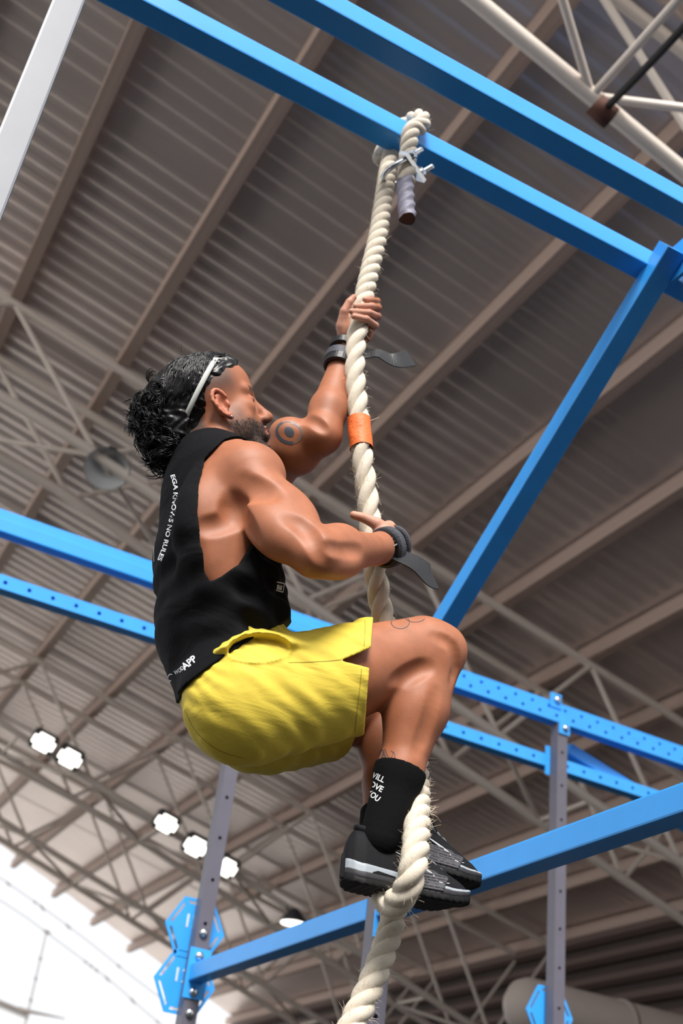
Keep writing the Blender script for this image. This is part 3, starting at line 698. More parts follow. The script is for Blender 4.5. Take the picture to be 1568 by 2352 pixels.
# left hand on the rope above
def near_rope(px, py): return RC[int(np.argmin([np.linalg.norm(proj(c)[:2] - [px, py]) + (1000 if i < 120 else 0) for i, c in enumerate(RC)]))]
body.econe(lw, J(800, 775, 2.125), 0.029, 0.030, HL, 1.0, 0.02)
body.ell(J(815, 745, 2.122), (0.036, 0.021, 0.046), None, 0.02)
body.ell(J(846, 762, 2.105), (0.014, 0.02, 0.034), None, 0.015)             # heel of the hand under the little finger
body.ell(J(790, 752, 2.10), (0.018, 0.02, 0.034), None, 0.012)              # ball of the thumb
fing = [[(848, 697, 2.125), (866, 692, 2.085), (856, 690, 2.052), (838, 688, 2.042)],
        [(852, 713, 2.125), (869, 707, 2.080), (852, 703, 2.042), (816, 703, 2.036)],
        [(854, 731, 2.120), (868, 727, 2.075), (848, 718, 2.038), (806, 715, 2.036)],
        [(850, 750, 2.112), (862, 748, 2.070), (842, 733, 2.040), (812, 727, 2.038)]]
for q in fing: body.chain([J(*p) for p in q], [0.0098, 0.0092, 0.0085, 0.0075], 0.006)
body.chain([J(786, 748, 2.095), J(790, 716, 2.075), J(802, 694, 2.062), J(812, 683, 2.056)], [0.016, 0.0115, 0.010, 0.0085], 0.010)
# right hand on the rope below
body.cone(rw, J(884, 1240, 1.995), 0.031, 0.031, 0.02)
body.ell(J(884, 1234, 2.02), (0.022, 0.04, 0.040), None, 0.02)
body.chain([J(888, 1222, 1.985), J(866, 1204, 1.985), J(838, 1190, 1.998), J(812, 1183, 2.008)], [0.019, 0.0145, 0.0115, 0.0095], 0.012)
for q, w_ in (([(884, 1220, 2.06), (858, 1213, 2.10), (826, 1217, 2.088)], 0), ([(884, 1237, 2.06), (858, 1233, 2.104), (828, 1238, 2.09)], 0), ([(884, 1255, 2.055), (858, 1255, 2.10), (832, 1258, 2.09)], 0), ([(882, 1276, 2.04), (866, 1280, 2.085), (842, 1280, 2.082)], 0)):
    body.chain([J(*p) for p in q], [0.0105, 0.0095, 0.008], 0.006)

def hit(fn, px, py, off=0.0):                   # first point of an implicit surface along a line of sight
    r = ray(px, py); r = r / np.linalg.norm(r); t = 1.5; o_ = np.array([0, 0, GZ])
    for _ in range(150):
        d = float(fn((o_ + r * t)[None])[0]) - off
        t += max(d * 0.8, 1e-4)
        if d < 4e-4 or t > 4: break
    return o_ + r * t
def grad(fn, p):
    e = 0.002; return nrm([float(fn((p + d)[None])[0] - fn((p - d)[None])[0]) for d in np.eye(3) * e])
def groove(pts, r, depth, k=0.012):
    pts = smooth_path(np.c_[np.array(pts, float), np.zeros(len(pts))], 9)[0]; P = [hit(body, x, y) for x, y, _q in pts]; N_ = [grad(body, p) for p in P]
    C = [p + n * (r - depth * math.sin(math.pi * (i + 0.15) / 8.3)) for i, (p, n) in enumerate(zip(P, N_))]
    return [(C[i], C[i + 1], r, k) for i in range(len(C) - 1)]
G_ = []
G_ += groove([(662, 1192), (700, 1212), (724, 1250), (742, 1288)], 0.022, 0.0065)
G_ += groove([(750, 1256), (788, 1262), (826, 1263)], 0.015, 0.0040)
G_ += groove([(532, 1150), (556, 1192), (584, 1236)], 0.022, 0.0085, 0.016)
G_ += groove([(462, 1212), (500, 1205), (535, 1196)], 0.024, 0.0050)
G_ += groove([(560, 1110), (585, 1125), (625, 1135)], 0.030, 0.0035, 0.02)
G_ += groove([(1000, 1462), (1038, 1482), (1046, 1530), (1036, 1566)], 0.012, 0.0030)
G_ += groove([(905, 1562), (950, 1540), (985, 1532)], 0.016, 0.0035)
G_ += groove([(1000, 1590), (985, 1650), (960, 1720)], 0.018, 0.0030)
G_ += groove([(700, 962), (722, 968), (745, 986)], 0.012, 0.0045)
for (a_, b_, r_g, k_g) in G_: body.cone(a_, b_, r_g, r_g, k_g, None, 'd')
import time as _t
t0 = _t.time()
allp = np.array([p[3] for p in body.p]); allr = np.array([p[4] for p in body.p])
lo = (allp - allr[:, None]).min(0) - 0.02; hi = (allp + allr[:, None]).max(0) + 0.02
BV, BF = extract(body, lo, hi, 0.0026)
# skin colouring (pigment only)
def ss(x, a, b): t = np.clip((x - a) / (b - a), 0, 1); return t * t * (3 - 2 * t)
hl = (BV - HC) @ HA.T / HS                     # head-local coordinates
skin = np.tile(np.array([0.345, 0.122, 0.058]), (len(BV), 1))
headm = (np.linalg.norm(hl - [0.0, 0, 0.0], axis=1) < 0.16)
hx, hy, hz = hl[:, 0], np.abs(hl[:, 1]), hl[:, 2]
def blend(mask, c):
    global skin
    skin = skin * (1 - mask[:, None]) + np.array(c) * mask[:, None]
lip = headm * (1 - ss(np.abs(hz + 0.0695), 0.009, 0.013)) * ss(hx, 0.088, 0.093) * (1 - ss(hy, 0.016, 0.024))
beard = headm * ss(-hz, 0.034, 0.062) * ss(hx, -0.008, 0.012) * (1 - ss(-hz, 0.135, 0.16))
beard = np.maximum(beard, headm * (1 - ss(np.abs(hz + 0.052), 0.005, 0.010)) * ss(hx, 0.082, 0.09) * (1 - ss(hy, 0.02, 0.028)))
beard = np.maximum(beard, 0.62 * headm * ss(-hz, 0.000, 0.045) * (1 - ss(np.abs(hx - 0.026), 0.010, 0.030)) * ss(hy, 0.035, 0.05))
nz = 0.75 + 0.25 * rng.random(len(BV))
blend(np.clip(beard * 1.0 * nz, 0, 0.95), (0.035, 0.018, 0.012))
blend(lip * 0.8, (0.42, 0.12, 0.09))
fade = headm * ss(hz, -0.006, 0.046) * ss(-hx, -0.066, -0.030) * 0.85
fade = np.maximum(fade, headm * ss(-hx, 0.03, 0.05) * ss(hz, -0.075, -0.05))
blend(np.clip(fade * 0.9, 0, 0.92), (0.03, 0.02, 0.017))
brow = headm * (1 - ss(np.abs(hz - 0.026 - 0.1 * (0.03 - hy)), 0.004, 0.008)) * (1 - ss(np.abs(hy - 0.030), 0.014, 0.022)) * ss(hx, 0.06, 0.066)
blend(brow * 0.9, (0.02, 0.012, 0.01))
lash = headm * (1 - ss(np.abs(hz + 0.004), 0.0015, 0.0035)) * (1 - ss(np.abs(hy - 0.031), 0.011, 0.015)) * ss(hx, 0.078, 0.080)
blend(lash * 0.9, (0.02, 0.012, 0.01))
earm = headm * ss(hy, 0.078, 0.086); blend(earm * 0.5, (0.56, 0.17, 0.10))
palm = np.zeros(len(BV))
for c, r in ((J(825, 735, 2.06), 0.085), (J(850, 1195, 2.01), 0.075)): palm = np.maximum(palm, 1 - ss(np.linalg.norm(BV - c, axis=1), r * 0.6, r))
blend(palm * 0.8, (0.56, 0.28, 0.20))
def mat_skin():
    m = mat('skin', (0.5, 0.21, 0.11), 0.55, 0, 0, 20, 0.45, 0.12, 350, 0.12)
    nt = m.node_tree; b = nt.nodes['Principled BSDF']; a = nt.nodes.new('ShaderNodeAttribute'); a.attribute_name = 'tint'
    tc = nt.nodes.new('ShaderNodeTexCoord'); n = nt.nodes.new('ShaderNodeTexNoise'); n.inputs['Scale'].default_value = 28; n.inputs['Detail'].default_value = 6
    nt.links.new(tc.outputs['Object'], n.inputs['Vector'])
    hsv = nt.nodes.new('ShaderNodeHueSaturation'); mr = nt.nodes.new('ShaderNodeMapRange'); mr.inputs[1].default_value = 0.3; mr.inputs[2].default_value = 0.7; mr.inputs[3].default_value = 0.88; mr.inputs[4].default_value = 1.1
    nt.links.new(n.outputs['Fac'], mr.inputs[0]); nt.links.new(mr.outputs[0], hsv.inputs['Value']); nt.links.new(a.outputs['Color'], hsv.inputs['Color'])
    nt.links.new(hsv.outputs['Color'], b.inputs['Base Color']); return m
M_skin = mat_skin()
o_body = np_mesh('body', BV, BF, M_skin, climber, skin)
bvh_body = BVHTree.FromPolygons([tuple(v) for v in BV], BF.tolist())
# ------------------------------------------------------------------ clothing
def poly_sd(P2, poly):                          # signed distance to a 2-D polygon
    poly = np.array(poly, float); n = len(poly); d = np.full(len(P2), 1e9); inside = np.zeros(len(P2), bool)
    for i in range(n):
        a = poly[i]; b = poly[(i + 1) % n]; e = b - a; w = P2 - a
        t = np.clip(w @ e / (e @ e), 0, 1); d = np.minimum(d, ((w - t[:, None] * e) ** 2).sum(1))
        c = (a[1] > P2[:, 1]) != (b[1] > P2[:, 1]); xi = a[0] + (P2[:, 1] - a[1]) / (b[1] - a[1] + 1e-12) * e[0]; inside ^= c & (P2[:, 0] < xi)
    return np.where(inside, -1, 1) * np.sqrt(d)
def smax(a, b, k): h = np.clip(0.5 - 0.5 * (b - a) / k, 0, 1); return b * (1 - h) + a * h + k * h * (1 - h)
def smin(a, b, k): h = np.clip(0.5 + 0.5 * (b - a) / k, 0, 1); return b * (1 - h) + a * h - k * h * (1 - h)
def waves(P, dirs):
    w = np.zeros(len(P))
    for (k, ph, amp, wl) in dirs: w += amp * np.sin(P @ np.array(k) * (2 * np.pi / wl) + ph)
    return w
# tank top
arm_px = [(575, 998), (512, 1014), (474, 1050), (458, 1110), (451, 1180), (455, 1260), (464, 1318), (475, 1344), (502, 1330), (548, 1298), (577, 1250), (600, 1215), (660, 1110), (660, 1010)]
arm_poly = np.array([hit(torso, x, y, 0.006)[[0, 2]] if 20 < i_ or (440 < x < 600 and y > 1040) else J(x, y, 1.93)[[0, 2]] for i_, (x, y) in enumerate(arm_px)])
hemA, hemB = J(400, 1592, 2.0), J(652, 1440, 2.0)
hem_n = nrm(np.cross(hemB - hemA, LAT)); hem_n = hem_n if hem_n[2] < 0 else -hem_n      # points down and out of the shirt
shirt_base = SDF(); shirt_base.p = torso.p + pelvis.p
zc_ = J(503, 1300, 2.08)[2]
def shirt_fn(P, c=None, rad=None):
    d = shirt_base(P, c, rad)
    low = ss(zc_ - P[:, 2], -0.07, 0.06)
    f = waves(P, [((0.25, 0.1, 1.0), 0.3, 1.0, 0.052), ((-0.5, 0.2, 1.0), 1.7, 0.8, 0.078), ((0.9, 0.5, 0.6), 0.5, 0.5, 0.06), ((0.1, 1.0, 0.5), 0.2, 0.5, 0.085)])
    band = ss(zc_ - P[:, 2], 0.00, 0.06) * (1 - ss(zc_ - P[:, 2], 0.17, 0.25))
    d = d - 0.006 - 0.012 * low - f * (0.0006 + 0.0050 * band) * (0.3 + 0.7 * ss(P[:, 0], 0.60, 0.70))
    pr = poly_sd(P[:, [0, 2]], arm_poly)
    cutR = np.maximum(pr, P[:, 1] - 2.02); cutL = np.maximum(pr, 2.14 - P[:, 1])
    d = smax(d, -cutR, 0.003); d = np.maximum(d, -cutL)
    a = J(478, 1050, 2.08); ax = nrm(Hd(-0.02, 0, -0.03) - a); w = P - a; t = np.clip(w @ ax, -0.03, 1); neck = np.sqrt(((w - t[:, None] * ax) ** 2).sum(1)) - 0.067
    d = smax(d, -neck, 0.003)
    return smax(d, (P - hemA) @ hem_n, 0.003)
SV, SF = extract(shirt_fn, (0.42, 1.80, J(400, 1592, 2.0)[2] - 0.05), (0.95, 2.40, J(500, 1000, 2.1)[2] + 0.08), 0.0028)
M_shirt = mat('black_cotton', (0.0042, 0.0042, 0.0055), 0.8, 0, 0.1, 300, 0.12, 0.25, 900)
o_shirt = np_mesh('tank_top', SV, SF, M_shirt, climber)
# shorts
hR, hL = J(800, 1560, 1.945), J(742, 1632, 2.20)
aR, aL = nrm(hR - J(575, 1612, 1.985)), nrm(hL - J(610, 1655, 2.19))
hT, hN, hB = J(857, 1412, 1.945), J(847, 1550, 1.835), J(836, 1687, 1.945)
nR = nrm(np.cross(hT - hN, hB - hN)); nR = nR if nR[0] > 0 else -nR
nL = nrm(aL + np.array([0, 0.1, 0])); hBL = J(790, 1752, 2.19)
pel = SDF(); pel.p = list(pelvis.p); pel.econe(J(505, 1430, 2.08), J(545, 1560, 2.08), 0.100, 0.108, LAT, 1.4, 0.05)
legR = SDF().econe(J(585, 1612, 1.985), hR + aR * 0.16, 0.112, 0.106, LAT, 0.92, 0.05); legL = SDF().econe(J(620, 1655, 2.19), hL + aL * 0.16, 0.108, 0.108, LAT, 0.9, 0.05)
slit = np.array([J(x, y, 1.85)[[0, 2]] for x, y in ((786, 1515), (905, 1468), (905, 1556))])
wst_p = hemA - hem_n * 0.045
pk_s = lambda P: np.minimum(pel(P) - 0.008, legR(P) - 0.004)
pk_c, pk_u = hit(pk_s, 594, 1496), nrm(hit(pk_s, 655, 1493) - hit(pk_s, 535, 1502))
pk_v = nrm(np.cross(pk_u, LAT)); pk_v = pk_v if pk_v[2] > 0 else -pk_v
def shorts_fn(P, c=None, rad=None):
    p = pel(P, c, rad) - 0.008; r = legR(P, c, rad) - 0.004; l = legL(P, c, rad) - 0.004
    s = (P - J(560, 1600, 2.0))
    tw = -(P - wst_p) @ hem_n; dist = np.clip(-tw, 0, 1)        # distance below the waistband
    along = P @ nrm(hemB - hemA)
    gath = np.sin(along * 2 * np.pi / 0.021 + 3 * np.sin(P[:, 1] * 40)) * 0.0032 * np.exp(-dist / 0.05)
    fld = waves(P, [((0.55, 0.25, 0.80), 0.4, 1.0, 0.050), ((0.35, -0.2, 0.95), 2.0, 0.7, 0.034), ((0.75, 0.1, 0.65), 1.1, 0.6, 0.083), ((-0.2, 0.9, 0.4), 0.0, 0.5, 0.06)])
    amp = 0.0013 * ss(dist, 0.03, 0.10)
    msk = 0.5 + 0.5 * np.sin(P[:, 0] * 31 + 2 * np.sin(P[:, 2] * 23)) * np.sin(P[:, 2] * 37 + P[:, 1] * 19)
    disp = gath + fld * amp * (0.25 + 1.2 * msk); p = p - disp; r = r - disp; l = l - disp
    inner = smin(smin(p, r, 0.03), l, 0.02)
    rt = np.maximum(r, (P - hN) @ nR); lt = np.maximum(l, (P - hBL) @ nL)
    out = smin(smin(p, rt, 0.03), lt, 0.02)
    d = np.maximum(out, -(inner + 0.0065))
    sl = np.maximum(poly_sd(P[:, [0, 2]], slit), P[:, 1] - 1.93)
    d = np.maximum(d, -sl)
    w = P - pk_c; eu, ev, en = w @ pk_u / 0.060, w @ pk_v / 0.030, (P[:, 1] - 1.90)
    e = np.sqrt(eu ** 2 + ev ** 2)
    upw = ss(ev, -0.25, 0.35); side_ = P[:, 1] < 2.03
    lip = (ss(e, 0.93, 1.02) * (1 - ss(e, 1.05, 1.9)) * 0.020 * upw + np.exp(-((e - 1.0) / 0.08) ** 2) * 0.004 * (1 - upw)) * side_
    d = d - lip * ss(dist, 0.012, 0.03)
    return np.maximum(d, (P - wst_p) @ -hem_n)
PV, PF = extract(shorts_fn, (0.50, 1.78, J(560, 1790, 2.0)[2] - 0.03), (1.22, 2.38, J(880, 1380, 2.2)[2]), 0.0028)
M_short = mat('yellow_cotton', (0.70, 0.535, 0.065), 0.7, 0, 0.05, 14, 0.3, 0.15, 700)
def add_wrinkles(m, s1, st):
    nt = m.node_tree; b = nt.nodes['Principled BSDF']; tc = nt.nodes.new('ShaderNodeTexCoord'); mp = nt.nodes.new('ShaderNodeMapping')
    mp.inputs['Rotation'].default_value = (0.2, 0.55, 0.1); mp.inputs['Scale'].default_value = (0.35, 0.8, 1.3)
    n = nt.nodes.new('ShaderNodeTexNoise'); n.inputs['Scale'].default_value = s1; n.inputs['Detail'].default_value = 4; n.inputs['Distortion'].default_value = 1.2
    bp = nt.nodes.new('ShaderNodeBump'); bp.inputs['Strength'].default_value = st; bp.inputs['Distance'].default_value = 0.012
    nt.links.new(tc.outputs['Object'], mp.inputs['Vector']); nt.links.new(mp.outputs[0], n.inputs['Vector']); nt.links.new(n.outputs['Fac'], bp.inputs['Height'])
    old = [l for l in nt.links if l.to_socket == b.inputs['Normal']]
    if old: nt.links.new(old[0].from_socket, bp.inputs['Normal'])
    nt.links.new(bp.outputs['Normal'], b.inputs['Normal'])
add_wrinkles(M_short, 16, 0.28); add_wrinkles(M_shirt, 11, 0.5)
o_shorts = np_mesh('shorts', PV, PF, M_short, climber)
# socks
M_sock = mat('black_knit', (0.004, 0.004, 0.0045), 0.9, 0, 0.2, 400, 0.12, 0.5, 1200)
def sock(k_, a, top, name='sock'):
    sh = nrm(a - k_)
    def fn(P, c=None, rad=None):
        d = body(P, c, rad) - 0.0045 - 0.0006 * np.sin(P @ sh * 900)
        w = P - top; return np.maximum(np.maximum(d, -(w @ sh)), (w @ sh) - 0.24)
    q = np.array([top - 0.09, a - 0.09, top + 0.09, a + 0.09]); lo_ = np.minimum(q.min(0), a - 0.1); hi_ = np.maximum(q.max(0), a + 0.1)
    V, F = extract(fn, lo_, hi_, 0.003); return np_mesh(name, V, F, M_sock, climber)
o_sockR = sock(rk, ra, rk + (ra - rk) * 0.70)
o_sockL = sock(lk, la, lk + (la - lk) * 0.93)
# shoes
M_upper = mat('black_shoe_knit', (0.0065, 0.007, 0.009), 0.7, 0, 0.3, 200, 0.2, 0.4, 900)
M_out = mat('black_rubber', (0.004, 0.004, 0.0045), 0.6, 0, 0.2, 60, 0.25, 0.3, 500); M_side = mat('charcoal_rubber', (0.030, 0.029, 0.033), 0.6, 0, 0.2, 90, 0.3)
M_mid = mat('grey_foam', (0.30, 0.335, 0.375), 0.5)
M_guard = mat('charcoal_rubber_guard', (0.058, 0.056, 0.066), 0.6)
M_white = mat('white_print', (0.80, 0.81, 0.84), 0.6)
LX = np.array([0, 0.004, 0.012, 0.03, 0.08, 0.14, 0.20, 0.235, 0.256, 0.268, 0.274]); LW = np.array([0.004, 0.016, 0.027, 0.036, 0.038, 0.040, 0.049, 0.045, 0.034, 0.020, 0.004])
def zb_(x): return 0.022 * np.clip((x - 0.20) / 0.08, 0, 1) ** 2 + 0.010 * np.clip((0.03 - x) / 0.03, 0, 1) ** 2
def box2(a, b, r): return np.sqrt(np.maximum(a + r, 0) ** 2 + np.maximum(b + r, 0) ** 2) + np.minimum(np.maximum(a + r, b + r), 0) - r
def hs_(x): return np.interp(x, [0, 0.10, 0.2, 0.28], [0.040, 0.034, 0.026, 0.020])
def shoe(origin, fwd, upv, name_lat, label=None):
    fwd = nrm(fwd); lat = nrm(np.cross(upv, fwd)); upv = np.cross(fwd, lat); R = np.array([fwd, lat, upv])      # lat = towards his left
    e = bpy.data.objects.new('shoe', None); e.empty_display_size = 0.05
    e.matrix_basis = Matrix.Translation(Vector(origin)) @ Matrix(R.T.tolist()).to_4x4()
    e.parent = climber; e.matrix_parent_inverse = PINV[climber.name]; COL.objects.link(e)
    def put(name, fn, m, lo_, hi_, v=0.0024):
        V, F = extract(fn, lo_, hi_, v, smooth=2); o = np_mesh(name, V, F, m); o.parent = e; return o
    def w(x): return np.interp(x, LX, LW, left=-0.02, right=-0.02)
    def sole_part(z0f, z1f, grow=0.0, x0=-1, x1=9):
        def fn(P, c=None, rad=None):
            x, y, z = P[:, 0], P[:, 1], P[:, 2]; z0, z1 = z0f(x), z1f(x)
            d = box2(np.abs(y) - w(x) * (1 + 0.10 * (1 - (z / 0.04))) - grow, np.abs(z - (z0 + z1) / 2) - (z1 - z0) / 2, 0.004)
            return np.maximum(np.maximum(d, x0 - x), x - x1)
        return fn
    B0, B1 = (-0.02, -0.075, -0.01), (0.30, 0.075, 0.135)
    put('outsole', lambda P, c=None, rad=None: sole_part(lambda x: zb_(x), lambda x: zb_(x) + 0.017)(P) + 0.0015 * (np.sin(P[:, 0] * 420) > 0.3) * (P[:, 2] < zb_(P[:, 0]) + 0.004), M_out, B0, (0.30, 0.075, 0.05))
    put('sidewall', sole_part(lambda x: zb_(x) + 0.012, lambda x: zb_(x) + 0.027 - 0.04 * np.clip(x - 0.16, 0, 0.2), 0.0012), M_side, B0, (0.30, 0.075, 0.07))
    put('midsole', sole_part(lambda x: zb_(x) + 0.014, lambda x: zb_(x) + hs_(x) + 0.004), M_mid, B0, (0.30, 0.075, 0.07))
    zt = lambda x: np.interp(x, [0, 0.006, 0.016, 0.035, 0.06, 0.095, 0.125, 0.165, 0.21, 0.25, 0.275], [0.062, 0.086, 0.106, 0.110, 0.104, 0.106, 0.108, 0.088, 0.064, 0.048, 0.030])
    def upper_d(P, g=0.0):
        x, y, z = P[:, 0], P[:, 1], P[:, 2]; wu = np.maximum(w(x) * 0.97 + g, 0.004); zz = np.maximum(zt(x) - 0.015 + g, 0.01)
        q = (np.abs(y) / wu) ** 2.5 + (np.maximum(z - 0.015, 0) / zz) ** 2.5; d = (q ** 0.4 - 1) * np.minimum(wu, zz) * 0.9
        d = np.maximum(d, 0.012 - z)
        return np.maximum(np.maximum(d, -0.004 - x + 0.004 * 0), x - 0.272)
    def upper(P, c=None, rad=None):
        d = upper_d(P); wv = (P - np.array([0.072, 0, 0.133])) / np.array([0.054, 0.031, 0.043]); n_ = np.sqrt((wv ** 2).sum(1)) + 1e-6
        return smax(d, -(n_ - 1) * 0.03, 0.004)
    put('upper', upper, M_upper, B0, B1)
    def collar(P, c=None, rad=None):
        d = np.abs(upper_d(P)) - 0.0035; wv = (P - np.array([0.072, 0, 0.133])) / np.array([0.054, 0.031, 0.043]); n_ = (np.sqrt((wv ** 2).sum(1)) - 1) * 0.03
        return np.sqrt(np.maximum(d + 0.003, 0) ** 2 + np.maximum(np.abs(n_) - 0.001, 0) ** 2) - 0.0030
    put('collar', collar, M_upper, B0, B1)
    def guard(P, c=None, rad=None):
        x, z = P[:, 0], P[:, 2]
        rib = 0.0012 * np.sign(np.sin(z * 1100)) * (0.4 + 0.6 * np.abs(np.sin(x * 480)))
        a = sole_part(lambda q: zb_(q) + 0.016, lambda q: zb_(q) + hs_(q) + 0.002, 0.0035)(P)
        b = upper_d(P, 0.003); b = np.maximum(b, z - (0.058 - 0.9 * np.abs(x - 0.15) * 0.25))
        return np.maximum(smin(a, b, 0.004) - rib, np.maximum(0.108 - 0.25 * (z - 0.03) - x, x - 0.196 - 0.5 * (z - 0.03)))
    put('rope_guard', guard, M_guard, (0.08, -0.075, 0.0), (0.24, 0.075, 0.08), 0.002)
    for s in (-1, 1):                            # dark slot in the heel of the midsole, outline raised
        yy = lambda x: s * (np.interp(x, LX, LW) * 1.045 + 0.0006)
        P_ = [(x, yy(x), z) for x, z in ((0.045, 0.027), (0.055, 0.031), (0.092, 0.027), (0.098, 0.021), (0.090, 0.018), (0.052, 0.020), (0.045, 0.024), (0.045, 0.027))]
        V = [p for p in P_[:-1]] + [(p[0], p[1] - s * 0.006, p[2]) for p in P_[:-1]]
        o = mesh_obj('heel_slot', V, [tuple(range(7)), tuple(range(7, 14))[::-1]] + [(i, (i + 1) % 7, 7 + (i + 1) % 7, 7 + i) for i in range(7)], M_out); o.parent = e
        def on_up(x, z):                          # outer face of the upper
            yy_ = np.linspace(0.0, 0.07, 120); d = upper_d(np.c_[np.full(120, x), s * yy_, np.full(120, z)]); k = int(np.argmax(d > 0)); return s * (yy_[k] + 0.001)
        sw = [(0.205, 0.036), (0.188, 0.0335), (0.176, 0.038), (0.168, 0.047), (0.150, 0.055), (0.125, 0.064), (0.098, 0.073), (0.092, 0.0755)]
        C = np.array([(x, on_up(x, z), z) for x, z in sw]); C, _ = smooth_path(C, 30)
        V, F_ = sweep(C, np.interp(np.linspace(0, 1, 30), [0, 0.3, 0.45, 1], [0.0006, 0.0024, 0.0028, 0.0007]), 6); o = mesh_obj('side_stripe', V, F_, M_white, None, True); o.parent = e
    for i, x in enumerate(np.linspace(0.118, 0.205, 6)):
        zc = float(zt(np.array([x]))[0]); ww = 0.022 - 0.0008 * i
        C, _ = smooth_path([(x + 0.004, -ww, zc - 0.010), (x, -ww * 0.6, zc + 0.001), (x - 0.002, 0, zc + 0.004), (x, ww * 0.6, zc + 0.001), (x + 0.004, ww, zc - 0.010)], 16)
        V, F_ = sweep(C, 0.003, 7); o = mesh_obj('lace', V, F_, mat('lace_grey', (0.16, 0.165, 0.18), 0.7) if i == 0 else bpy.data.materials['lace_grey'], None, True); o.parent = e
    for s in (-1, 1):
        C, _ = smooth_path([(0.118, 0, 0.100), (0.105, s * 0.012, 0.118), (0.122, s * 0.03, 0.116), (0.136, s * 0.028, 0.098), (0.140, s * 0.034, 0.086)], 24)
        V, F_ = sweep(C, 0.0018, 6); o = mesh_obj('lace_loop', V, F_, M_upper, None, True); o.parent = e
    return e
hb = J(778, 2028, 1.97); shoe(hb + np.array([0.004, 0, -0.004]), (1, -0.02, 0.03), np.array([0.02, -0.02, 1.0]), 'right')
tp = J(1100, 2018, 2.10); shoe(tp - 0.276 * nrm([1, 0.02, -0.06]) - [0, 0, 0.035], (1, 0.02, -0.06), np.array([-0.05, 0.05, 1.0]), 'left')
# ------------------------------------------------------------------ hair, head band, wrist straps
M_hair = mat('wet_black_hair', (0.0035, 0.0032, 0.0036), 0.33, 0, 0, 20, 0.35)
def cap_fn(P, c=None, rad=None):
    l = (P - HC) @ HA.T / HS; x, y, z = l[:, 0], l[:, 1], l[:, 2]
    def el(cx, cz, rx, ry, rz): 
        w = np.c_[(x - cx) / rx, y / ry, (z - cz) / rz]; k0 = np.sqrt((w ** 2).sum(1)) + 1e-9; k1 = np.sqrt((np.c_[w[:, 0] / rx, w[:, 1] / ry, w[:, 2] / rz] ** 2).sum(1)) + 1e-9; return k0 * (k0 - 1) / k1
    d = smin(el(-0.020, 0.046, 0.107, 0.081, 0.094), el(0.022, 0.060, 0.080, 0.066, 0.070), 0.02)
    d = smin(d, el(-0.095, 0.025, 0.060, 0.066, 0.070), 0.03); d = smin(d, el(-0.098, -0.035, 0.050, 0.060, 0.055), 0.03)
    d = d - 0.003 * np.sin(x * 190 + 3 * np.sin(z * 120)) * np.sin(z * 170 + y * 150) - 0.002 * np.sin(y * 260 + x * 90)
    # hairline: keep the crown and the back, clear face, temples and ears
    line = (0.082 - 0.55 * np.clip(0.075 - x, 0, 1)) - z + 1.5 * np.clip(x - 0.072, 0, 1)
    front = np.where(x > -0.026, line, (-0.10 - z))
    return smax(d, front, 0.012) * HS
c0 = HC; ext = 0.24
HV, HFc = extract(cap_fn, HC - ext * 0.9, HC + ext * 0.9, 0.003)
hair = np_mesh('hair', HV, HFc, M_hair, climber)
parts = []
bv_h = BVHTree.FromPolygons([tuple(v) for v in HV], HFc.tolist())
def snap(p, off):
    q, n, i, dd = bv_h.find_nearest(Vector(p))
    return np.array(q) + np.array(n) * off
# combed wet locks over the crown
for k in range(620):
    y0 = rng.uniform(-0.07, 0.07); x0 = rng.uniform(-0.03, 0.062); 
    P_ = []; ph = rng.uniform(0, 6.28); amp = rng.uniform(0.001, 0.005)
    for t in np.linspace(0, 1, 14):
        x = x0 - t * rng.uniform(0.06, 0.10) if False else x0 - t * 0.085
        y = y0 * (1 + 0.25 * t) + amp * math.sin(ph + t * 7)
        z = 0.14 - 0.10 * t * t - 3.0 * y * y
        P_.append(snap(Hd(x, y, z), 0.0005 + 0.0025 * math.sin(math.pi * t) * rng.random()))
    parts.append(sweep(np.array(P_), np.interp(np.linspace(0, 1, 14), [0, 0.15, 0.8, 1], [0.0005, 0.0015, 0.0013, 0.0004]), 5))
# loose curls at the back
for k in range(190):
    a = rng.uniform(-1.35, 1.35); zz = rng.uniform(-0.085, 0.085)
    base = snap(Hd(-0.10 - 0.06 * math.cos(a), 0.075 * math.sin(a), zz), -0.004)
    out = nrm(base - Hd(-0.075, 0, 0.005)); dn = -HU * 0.6 - np.array([0, 0, 0.5])
    R_ = rng.uniform(0.009, 0.017); tw = rng.choice([-1, 1]); L = rng.uniform(0.022, 0.055); turns = rng.uniform(0.7, 1.4)
    axd = nrm(out * rng.uniform(0.2, 0.9) + dn * rng.uniform(0.3, 0.9) + rng.standard_normal(3) * 0.3); e1 = nrm(np.cross(axd, rng.standard_normal(3))); e2 = np.cross(axd, e1)
    t = np.linspace(0, 1, 16); ang = 2 * np.pi * turns * t * tw + rng.uniform(0, 6)
    C = base + axd * (t * L)[:, None] + (R_ * np.minimum(1, 3 * t))[:, None] * (np.cos(ang)[:, None] * e1 + np.sin(ang)[:, None] * e2)
    for q_ in range(5):                          # a lock is a small bundle of hairs
        o_ = rng.standard_normal(3) * 0.0016; o2 = rng.standard_normal(3) * 0.0032
        parts.append(sweep(C + o_ + t[:, None] * o2, np.interp(t, [0, 0.1, 0.7, 1], [0.0010, 0.0013, 0.0011, 0.0003]), 4))
for k in range(26):                              # stray hairs
    base = snap(Hd(rng.uniform(-0.15, 0.04), rng.uniform(-0.06, 0.06), rng.uniform(-0.05, 0.14)), 0); d = nrm(base - HC)
    P_ = [base]; 
    for i in range(7): d = nrm(d + rng.standard_normal(3) * 0.35 - HU * 0.12); P_.append(P_[-1] + d * 0.0045)
    parts.append(sweep(np.array(P_), np.linspace(0.0008, 0.0003, 8), 4))
